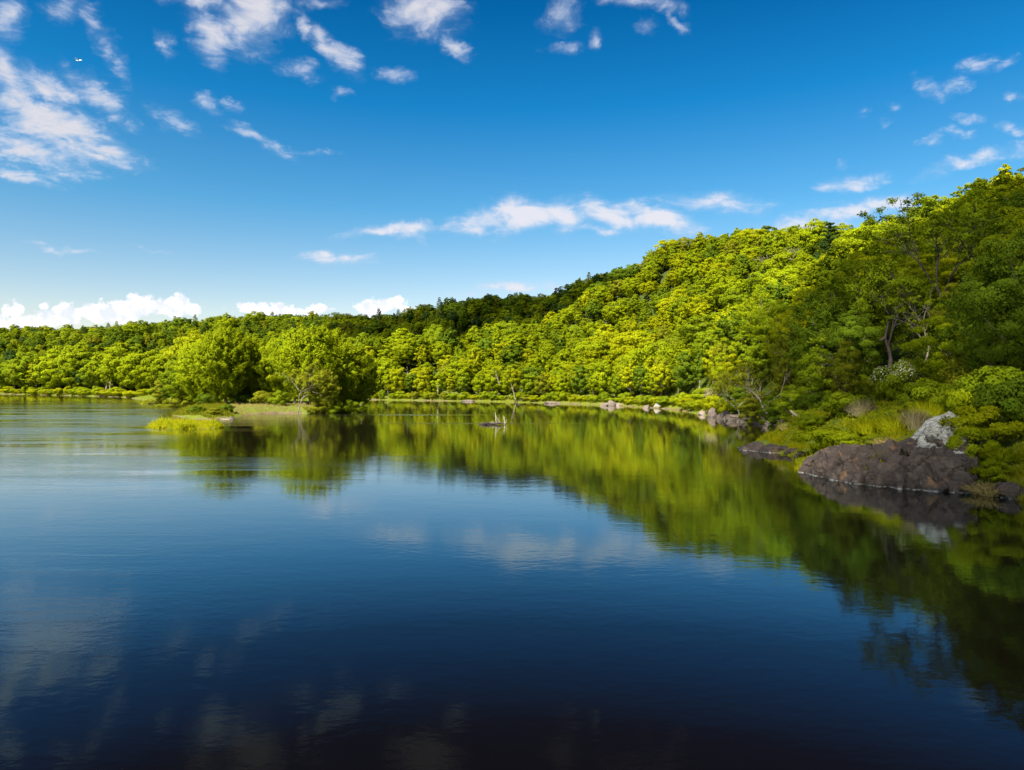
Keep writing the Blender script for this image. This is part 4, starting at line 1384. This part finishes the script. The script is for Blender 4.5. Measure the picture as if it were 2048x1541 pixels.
def undergrowth(n, seed):
    r = np.random.default_rng(seed)
    X, Y = r.uniform(30, 125, n), r.uniform(48, 260, n)
    h, sdist = land_height(X, Y)
    k = (sdist > np.where(Y > 110, 6.0, 3.5)) & (h > 1.2) & ~((X < 40) & (Y < 72))
    X, Y, h = X[k], Y[k], h[k]; n = len(X)
    mound = np.clip(0.5 + 0.5 * vnoise(X, Y, 0.55, 1.7) + 0.4 * vnoise(X, Y, 1.4, 4.0), 0, 1.3)
    P = np.column_stack([X, Y, h + mound * 1.1 * r.uniform(.5, 1.1, n)])
    nr = unit(r.normal(size=(n, 3)) * .6 + np.array([-.3, -.4, .9])); t = unit(np.cross(nr, r.normal(size=(n, 3)))); b = np.cross(nr, t)
    a = r.uniform(.13, .32, n)[:, None]
    Q = np.stack([P - t * a * .5, P + b * a * .32, P + t * a * .5, P - b * a * .32], 1)
    G = Geo(); G.quads(Q, np.repeat(nr[:, None], 4, 1), np.clip(.4 + .3 * (mound - .5) + r.normal(size=n) * .18, 0, 1))
    o = link_mesh('undergrowth', G.mesh('undergrowth', [M_GRASS])); o.color = tuple(PALETTE['mid green']) + (1,)
    tag(o, 'leafy undergrowth covering the ground of the shaded bank', kind='stuff')


undergrowth(260000, 9)

# ------------------------------------------------------------------ rocks


def fract(p, s):
    return mnoise.fractal(p * s, 0.9, 2.1, 5)


def rock_mesh(name, size, seed, mat, sub=4, cuts=9, rough=0.10, tilt=0.0):
    r = random.Random(seed)
    bm = bmesh.new()
    bmesh.ops.create_icosphere(bm, subdivisions=sub, radius=1.0)
    pl = []
    for i in range(cuts):
        n = Vector((r.gauss(0, 1), r.gauss(0, 1), r.gauss(0, .8))).normalized(); pl.append((n, r.uniform(.55, .85)))
    off = Vector((r.uniform(-50, 50), r.uniform(-50, 50), r.uniform(-50, 50)))
    for v in bm.verts:
        p = v.co.copy()
        for n, d in pl:
            e = p.dot(n) - d
            if e > 0: p -= n * e * 0.92
        q = Vector((p.x * size[0], p.y * size[1], p.z * size[2]))
        nn = v.co.normalized()
        strat = abs(((q.z * 1.3 + q.x * tilt + fract(q + off, .5) * .5) % 1.0) - .5)
        q += nn * (fract(q + off, 0.7) * rough * 1.6 + fract(q + off, 3.1) * rough * .35 - (0.10 if strat < .06 else 0) * rough * 5)
        v.co = q
    for f in bm.faces: f.smooth = False
    me = bpy.data.meshes.new(name); bm.to_mesh(me); bm.free()
    me.materials.append(mat)
    return me


def rock(name, loc, size, seed, mat, rz=0.0, parent=None, ry=0.0, **kw):
    o = link_mesh(name, rock_mesh(name, size, seed, mat, **kw), parent)
    o.location = loc; o.rotation_euler = (0, ry, rz)
    return o


def ground_hit(px, py, y0=60.0):
    for Y in np.arange(y0, 600, 0.5):
        if ground_z(bearing(px, Y), Y) >= height_at(py, Y): return Y
    return 600.0


# the big outcrop: a leaning dark face along the shore, built as a fractured sheet with thickness
def outcrop_face():
    a = np.array([on_water(1592, 946), on_water(1640, 954), on_water(1700, 964.5), on_water(1770, 973), on_water(1850, 980), on_water(1905, 984), on_water(1950, 987)])
    top_z = [1.0, 2.3, 2.8, 3.1, 4.5, 5.2, 3.6]
    top_in = [2.6, 4.0, 5.0, 5.5, 6.4, 6.0, 4.0]
    NS, NTt = 280, 110
    bm = bmesh.new()
    seg = np.concatenate([[0], np.cumsum(np.linalg.norm(np.diff(a, axis=0), axis=1))]); seg /= seg[-1]
    grid = []
    for i in range(NS + 1):
        s = i / NS
        bx, by = np.interp(s, seg, a[:, 0]), np.interp(s, seg, a[:, 1])
        tz, ti = np.interp(s, seg, top_z), np.interp(s, seg, top_in)
        # undulate the foot
        fx = 0.30 * math.sin(s * 31) + 0.45 * math.sin(s * 13 + 1)
        row = []
        for j in range(NTt + 1):
            t = j / NTt
            if t < 0.12:
                z = -0.9 + t / 0.12 * 0.9; inn = -0.25 + t / .12 * .25
            elif t < 0.82:
                k = (t - .12) / .70
                z = tz * (k ** 0.85) * (1 + .10 * k * math.sin(s * 47) * math.sin(s * 21 + 2)); inn = ti * (0.10 * k + 0.90 * k ** 1.5)
            else:
                k = (t - .82) / .18
                z = tz - 1.2 * k * k; inn = ti + 3.0 * k
            x = bx + (0.62 * inn) + fx * 0.5; y = by + inn * 0.80 + fx * 0.4
            p = Vector((x, y, z))
            n = Vector((-.62, -.55, .55)).normalized()
            # blocky fracture: cells leaning up to the right
            al = s * 18.0
            nz1 = Vector((fract(p, .45), fract(p + Vector((9, 2, 3)), .45), fract(p + Vector((1, 8, 3)), .45)))
            # slabs dipping to the left, one stepping over the next
            c = (z * .86 - al * .46) * .62 + nz1.x * .55
            k0 = math.floor(c); fr = c - k0
            hk = mnoise.noise(Vector((k0 * 3.7, 1.3, 8.1)))
            slab = hk * .60 + .42 * fr - (.62 if fr < .15 else 0) * (0.5 + 0.5 * abs(math.sin(k0 * 2.3)))
            c2 = (al * .8 + z * .5) * (.36 + .12 * math.sin(k0 * 5.1)) + nz1.y * .35 + k0 * 1.73
            k2 = math.floor(c2); f2 = c2 - k2
            slab += mnoise.noise(Vector((k2 * 2.9, k0 * 4.1, 2.2))) * .55 - (.5 if f2 < .10 else 0)
            # broken, rounded blocks with dark hollows at the foot
            q = Vector((al * .62, inn * .3, z * .95)) + nz1 * .25
            dd, pp = mnoise.voronoi(q)
            crack = min(1.0, (dd[1] - dd[0]) / .16)
            foot = max(0.0, 1 - max(z, 0) / 1.5)
            blk = mnoise.noise(pp[0] * 7.3) * .75 - (1 - crack) * .5
            amp = min(1.0, max(0.0, 1.5 * min(s, 1 - s) * 8 + .3))
            dsp = (slab * (1 - .6 * foot) + blk * foot + fract(p, .8) * .12 + fract(p, 3.5) * .035) * amp
            if z < .25: dsp *= 0.7
            row.append(bm.verts.new(p + n * dsp))
        grid.append(row)
    for i in range(NS):
        for j in range(NTt):
            f = bm.faces.new((grid[i][j], grid[i + 1][j], grid[i + 1][j + 1], grid[i][j + 1])); f.smooth = True
            cc = f.calc_center_median(); sc_ = i / NS
            f.material_index = 1 if (cc.z + 1.1 * fract(cc, .55) + .5 * fract(cc, 2.2)) > 4.6 - 5.0 * (sc_ - .56) * (sc_ > .56) + 30 * max(0, .56 - sc_) + 20 * max(0, sc_ - .9) else 0
    # close the back and ends into a solid
    bot = [bm.verts.new((r_[-1].co.x + 1.0, r_[-1].co.y + 1.0, -1.2)) for r_ in grid]
    for i in range(NS):
        bm.faces.new((grid[i][-1], grid[i + 1][-1], bot[i + 1], bot[i]))
        bm.faces.new((bot[i], bot[i + 1], grid[i + 1][0], grid[i][0]))
    bm.faces.new([bot[0]] + list(grid[0]))
    bm.faces.new(list(reversed(grid[-1])) + [bot[-1]])
    me = bpy.data.meshes.new('rock_face'); bm.to_mesh(me); bm.free()
    me.materials.append(M_ROCK); me.materials.append(M_LICHEN)
    return me


oc = empty('rock_outcrop', (0, 0, 0))
tag(oc, 'big dark brown rock outcrop sloping into the water on the right', 'rock outcrop')
link_mesh('rock_face', outcrop_face(), oc)
for (px, py, sx, sy, sz, seed) in [(1668, 960, .9, .8, .6, 21), (1692, 964, .8, .8, .9, 121), (1716, 967, 1.0, .9, 1.15, 22), (1742, 970, .8, .8, .7, 122), (1764, 972, 1.1, .9, 1.0, 23), (1796, 975.5, 1.25, 1.0, 1.3, 24),
                                   (1826, 978, .9, .9, .9, 124), (1854, 980, 1.15, 1.0, 1.45, 25), (1884, 982, 1.0, 1.0, 1.0, 125), (1908, 984, 1.2, 1.1, 1.5, 26), (1934, 985, 1.1, 1.1, 1.1, 27)]:
    x, y = on_water(px, py)
    rock('block', (x + .12, y + .12, 0.1), (sx, sy, sz), seed, M_ROCK, rz=seed * .7, parent=oc, cuts=13, rough=.07, sub=3, ry=-.35)
# lichen covered slab leaning up on the outcrop's right shoulder
x, y = bearing(1880, 59.5), 59.5
sl = rock('lichen_slab', (x, y, 4.0), (3.0, 1.7, 1.35), 33, M_LICHEN, rz=-0.12, parent=oc, ry=-0.62, cuts=12, rough=.16)
sl['label'] = 'pale lichen covered sloping slab'
sl2 = rock('lichen_slab', (bearing(1905, 57.5), 57.5, 3.0), (1.4, 1.0, 1.3), 34, M_LICHEN, rz=0.3, parent=oc, ry=-0.3, cuts=11, rough=.15)
# ledges
for (nm, pts_, lab, mt) in [
        ('rock_point', [(1505, 899, 2.2, 1.2, .8), (1522, 901, 1.6, 1.2, 1.0), (1545, 904, 1.9, 1.3, .9), (1570, 905, 2.0, 1.3, .7), (1592, 909, 1.6, 1.2, .75), (1490, 897, 1.4, .8, .35), (1606, 914, 1.1, .9, .6)], 'low dark rock point reaching left into the water before the reeds', M_ROCK),
        ('rock_ledge', [(1412, 830, 2.6, 1.8, 1.4), (1432, 834, 2.8, 1.9, 2.3), (1452, 838, 2.6, 1.8, 1.9), (1470, 841, 2.6, 1.6, 1.3), (1490, 844, 2.4, 1.6, 1.7), (1508, 846, 2.2, 1.6, 1.3), (1526, 848, 2.2, 1.5, 1.9), (1545, 850.5, 2.2, 1.5, 1.5), (1562, 852, 2.0, 1.5, 1.8), (1580, 853, 2.2, 1.6, 2.4), (1597, 855, 1.7, 1.5, 2.0), (1610, 858, 1.3, 1.1, 1.2)], 'brown rock ledges along the shaded bank left of the cove', M_ROCK_FAR)]:
    root = empty(nm, (0, 0, 0)); tag(root, lab, 'rock ledge')
    for i, (px, py, sx, sy, sz) in enumerate(pts_):
        x, y = on_water(px, py)
        rock('block', (x - .3, y - .4, 0.1), (sx, sy, sz), 40 + i, mt, rz=.4 + i * .9, parent=root, sub=3, cuts=12, rough=.10, ry=-.22)
for (px, py, sx, sy, sz, seed, mt, lab, dz) in [
        (2030, 997, 1.15, 1.0, 1.25, 61, M_ROCK, 'grey angular boulder in the water at the right edge', 0.1),
        (2075, 1002, 1.3, 1.0, 1.3, 62, M_ROCK, None, 0.1),
        (1322, 817, 2.7, 2.2, 2.5, 163, M_WHITE_ROCK, 'white topped boulder at the foot of the sunlit slope', 0.6),
        (1295, 817, 2.4, 1.4, 1.0, 64, M_ROCK_FAR, 'small brown boulder left of the white topped one', 0.0),
        (1222, 812, 2.2, 1.6, 1.8, 65, M_ROCK_FAR, 'dark upright boulder on the far bank', 0.2),
        (1210, 812, 1.8, 1.4, 1.2, 66, M_ROCK_FAR, 'dark low boulder touching the upright one', 0.0),
        (1238, 812, 2.2, 1.5, 1.1, 67, M_ROCK_FAR, 'dark boulder right of the upright one', 0.0),
        (1108, 807.5, 4.5, 1.8, .9, 68, M_ROCK_FAR, 'flat brown rock at the waterline right of the snag', 0.0),
        (935, 803.5, 3.2, 1.6, .8, 69, M_ROCK_FAR, 'flat tan rock at the waterline left of the snag', 0.0),
        (1585, 783, 0, 0, 0, 70, M_WHITE_ROCK, 'pale rock slab among the leaves above the brown ledges', 0),
        (1510, 795, 0, 0, 0, 71, M_ROCK_FAR, 'small pinkish rock among the leaves near the olive tree', 0),
        (462, 838, 1.6, 1.0, .5, 72, M_ROCK_FAR, 'small dark rock at the point of the island spit', 0.0),
        (2000, 930, 0, 0, 0, 73, M_ROCK, 'dark cliff rock in the shade under the right hand trees', 0)]:
    if lab is None: continue
    if seed == 70:
        Y = ground_hit(1585, 752); loc = (bearing(1585, Y), Y, ground_z(bearing(1585, Y), Y) + .2); sz_ = (1.8, 1.0, .8)
    elif seed == 71:
        Y = ground_hit(1512, 752); loc = (bearing(1512, Y), Y, ground_z(bearing(1512, Y), Y) + .1); sz_ = (.9, .7, .6)
    elif seed == 73:
        Y = 57; loc = (bearing(2008, Y), Y, 1.6); sz_ = (3.4, 1.6, 1.9)
    else:
        x, y = on_water(px, py); loc = (x, y + sy * .5, dz); sz_ = (sx, sy, sz)
    rock('boulder', loc, sz_, seed, mt, rz=seed * .37, cuts=9, rough=.10)
    tag(bpy.data.objects[-1] if False else COL.objects[-1], lab, 'boulder')

# ------------------------------------------------------------------ driftwood, dead stems
def wood_part(name, paths, mat, parent):
    G = Geo()
    for pts_, rr in paths: G.tube(pts_, rr, 8)
    return link_mesh(name, G.mesh(name, [mat]), parent)


sx_, sy_ = on_water(990, 850)
sn = empty('driftwood_snag', (sx_, sy_, 0)); tag(sn, 'driftwood log with pale upright branches stuck in midstream', 'driftwood')
wood_part('log', [([(-2.5, .2, .0), (-1.6, .1, .16), (-.4, 0, .22), (.9, -.05, .38), (1.5, -.05, .3), (2.3, 0, .02)], [.14, .22, .24, .2, .15, .06])], M_DARKWOOD, sn)
rr_ = np.random.default_rng(5)
wood_part('root_tangle', [([(-2.4 + rr_.normal() * .5, rr_.normal() * .3, 0.0), (-1.9 + rr_.normal() * .5, rr_.normal() * .3, .35), (-1.3 + rr_.normal() * .6, rr_.normal() * .3, .15 + rr_.uniform(0, .5))], [.07, .06, .03]) for _ in range(14)], M_DARKWOOD, sn)
wood_part('branch', [([(.35, 0, .2), (.2, .02, .9), (.12, 0, 1.7), (.08, 0, 2.45)], [.11, .10, .085, .05]), ([(.18, 0, 1.8), (.5, .05, 1.1), (1.1, .1, .35)], [.05, .06, .07])], M_DRIFT, sn)
wood_part('branch', [([(1.95, 0, -.1), (1.92, 0, .55), (1.9, 0, 1.0), (1.95, 0, 1.6)], [.09, .085, .07, .035]), ([(1.92, 0, .7), (1.7, 0, 1.3), (1.55, 0, 1.95)], [.07, .05, .03]), ([(1.95, 0, .2), (2.2, 0, .6), (2.38, 0, 1.0)], [.06, .05, .025])], M_DRIFT, sn)
wood_part('branch', [([(-.9, 0, .2), (-.5, .1, .6), (.1, .1, .3)], [.06, .05, .03]), ([(-1.1, .1, .2), (-.9, .2, .75)], [.05, .02])], M_DRIFT, sn)


def stick(name, label, px, py, dpx, dpy, Y, rad, mat, cat='dead stem'):
    """dead stem from a foot towards a top"""
    a = np.array([bearing(px, Y), Y, height_at(py, Y)]); b = np.array([bearing(dpx, Y), Y + 1.0, height_at(dpy, Y)])
    o = empty(name, tuple(a)); tag(o, label, cat)
    r = np.random.default_rng(int(px)); k = 6
    L = np.linalg.norm(b - a)
    P = [(b - a) * t + r.normal(size=3) * .012 * L * (0 < t < 1) for t in np.linspace(0, 1, k)]
    wood_part('stem', [(P, np.linspace(rad, rad * .35, k))], mat, o)
    tw = []
    for q in range(3):
        s = P[r.integers(2, 5)]; tw.append(([s, s + (b - a) * .12 + r.normal(size=3) * .06 * L, s + (b - a) * .2 + r.normal(size=3) * .1 * L], [rad * .35, rad * .25, rad * .12]))
    wood_part('twig', tw, mat, o)


stick('dead_trunk', 'pale bare dead stem leaning at the waterline above the snag', 1031, 800, 1022, 767, 290, .17, M_PALE)
stick('dead_trunk', 'tall pale dead trunk among the trees left of the leaning stem', 999, 770, 990, 740, 305, .17, M_PALE)
stick('dead_trunk', 'short pale trunk standing at the far bank near the island', 876, 786, 875, 768, 300, .2, M_PALE)
stick('fallen_branch', 'dark fallen branch dipping into the water below the dead stem', 1028, 806, 1048, 798, 282, .2, M_DARKWOOD, 'fallen branch')
stick('fallen_branch', 'pale fallen stem at the right tip of the island', 701, 822, 722, 808, 192, .12, M_DRIFT, 'fallen branch')
stick('fallen_log', 'grey log sloping down the rocks inside the cove', 1622, 858, 1585, 822, 112, .45, M_PALE, 'log')
stick('fallen_log', 'pale log lying at the point of the island spit', 432, 839, 462, 838.5, 156, .18, M_DRIFT, 'log')
stick('fallen_log', 'weathered log in the grass left of the grey boulder', 1952, 986, 1985, 975, 51.8, .14, M_DRIFT, 'log')
stick('dead_trunk', 'thin bare pale stem left of the dry grey bush', 1682, 800, 1676, 745, 95, .10, M_DRIFT)

# ------------------------------------------------------------------ bird
mB, TB = new_mat('feathers_white'); finish(TB, principled(TB, (0.78, 0.78, 0.78), 0.6, 0.2))
mD, TD = new_mat('feathers_dark'); finish(TD, principled(TD, (0.06, 0.065, 0.08), 0.6, 0.2))


def bird():
    Y = 105.0
    loc = (bearing(158, Y), Y, height_at(122, Y))
    root = empty('bird', loc, math.radians(8)); tag(root, 'small white bird with dark wing gliding high at upper left', 'bird')
    G = Geo()   # one body from tail to beak, flying to the right
    G.tube([(-.36, 0, -.02), (-.24, 0, .0), (-.08, 0, 0), (.08, 0, .01), (.20, 0, .05), (.28, 0, .09), (.35, 0, .08), (.40, 0, .07)], [.015, .05, .10, .11, .08, .065, .04, .008], 12)
    link_mesh('body', G.mesh('body', [mB]), root)

    def wing(sgn, up, mat, name):
        V, F2 = [], []
        st = [(0.0, .13, -.13), (.25, .16, -.10), (.5, .10, -.10), (.72, .0, -.10), (.86, -.10, -.12)]
        for t, le, te in st:
            z = up * (t ** .8)
            y = sgn * t * .95
            V += [(le - .02, y, z + .02), (te - .02 - .1 * t, y, z), (le - .02, y, z - .0), (te - .02 - .1 * t, y, z - .012)]
        for i in range(len(st) - 1):
            a, b = 4 * i, 4 * (i + 1)
            F2 += [(a, b, b + 1, a + 1), (a + 2, a + 3, b + 3, b + 2), (a, a + 2, b + 2, b), (a + 1, b + 1, b + 3, a + 3)]
        me = raw_mesh(name, V, F2, 4, [mat]); link_mesh(name, me, root)
    wing(1, .32, mD, 'wing'); wing(-1, .02, mB, 'wing')
    tv = [(-.32, .02, 0), (-.32, -.02, 0), (-.52, -.09, -.01), (-.52, .09, -.01), (-.32, .02, -.012), (-.32, -.02, -.012), (-.52, -.09, -.02), (-.52, .09, -.02)]
    link_mesh('tail', raw_mesh('tail', tv, [(0, 1, 2, 3), (7, 6, 5, 4), (0, 3, 7, 4), (1, 5, 6, 2), (3, 2, 6, 7)], 4, [mB]), root)
    root.scale = (1.0, 1.0, 1.0)


bird()

# ------------------------------------------------------------------ clouds upwind of the sun, whose shade lies on the bank and the far ridge
mC, TCc = new_mat('cloud_mist')
dfc = TCc.n('ShaderNodeBsdfDiffuse'); dfc.inputs['Color'].default_value = (.9, .9, .9, 1)
tpc = TCc.n('ShaderNodeBsdfTransparent')
mxc = TCc.n('ShaderNodeMixShader'); mxc.inputs[0].default_value = 0.25
TCc.link(tpc.outputs[0], mxc.inputs[1]); TCc.link(dfc.outputs[0], mxc.inputs[2])
finish(TCc, mxc.outputs[0])


mC2 = mC.copy(); mC2.name = 'thin_cloud_mist'
[n for n in mC2.node_tree.nodes if n.type == 'MIX_SHADER'][0].inputs[0].default_value = 0.15


def cloud(footprint, alt, spacing, radius, seed, mat):
    """puffs whose shade falls on FOOTPRINT (ground polygon)"""
    r = np.random.default_rng(seed)
    pa = np.array(footprint); lo, hi = pa.min(0), pa.max(0)
    bm0 = bmesh.new(); bmesh.ops.create_icosphere(bm0, subdivisions=2, radius=1.0)
    sv = np.array([v.co[:] for v in bm0.verts]); sf = np.array([[v.index for v in f.verts] for f in bm0.faces]); bm0.free()
    VV, FF, n = [], [], 0
    for gx in np.arange(lo[0], hi[0], spacing):
        for gy in np.arange(lo[1], hi[1], spacing):
            p = np.array([gx, gy]) + r.uniform(-.4, .4, 2) * spacing
            if poly_sd(p[:1], p[1:], footprint)[0] < 0: continue
            a = alt + r.normal() * 9
            c = np.array([p[0], p[1], 0]) + np.array(TO_SUN[:]) / TO_SUN.z * a
            rad = radius * r.uniform(.7, 1.25)
            wob = 1 + 0.16 * np.sin(sv[:, :1] * 3 + r.uniform(0, 6)) * np.cos(sv[:, 1:2] * 4 + r.uniform(0, 6))
            VV.append(sv * wob * rad * np.array([1, 1, .6]) + c); FF.append(sf + n); n += len(sv)
    o = link_mesh('cloud', raw_mesh('cloud', np.concatenate(VV), np.concatenate(FF), 3, [mat]))
    tag(o, 'broken white cloud overhead outside the picture', kind='structure')


cloud([(15, -80), (24, 62), (45, 140), (58, 170), (100, 205), (200, 262), (340, 285), (340, -80)], 420, 15, 14, 1, mC)
cloud([(-140, 455), (-45, 466), (30, 520), (120, 560), (200, 600), (360, 660), (360, 900), (-140, 900)], 760, 22, 23, 2, mC2)
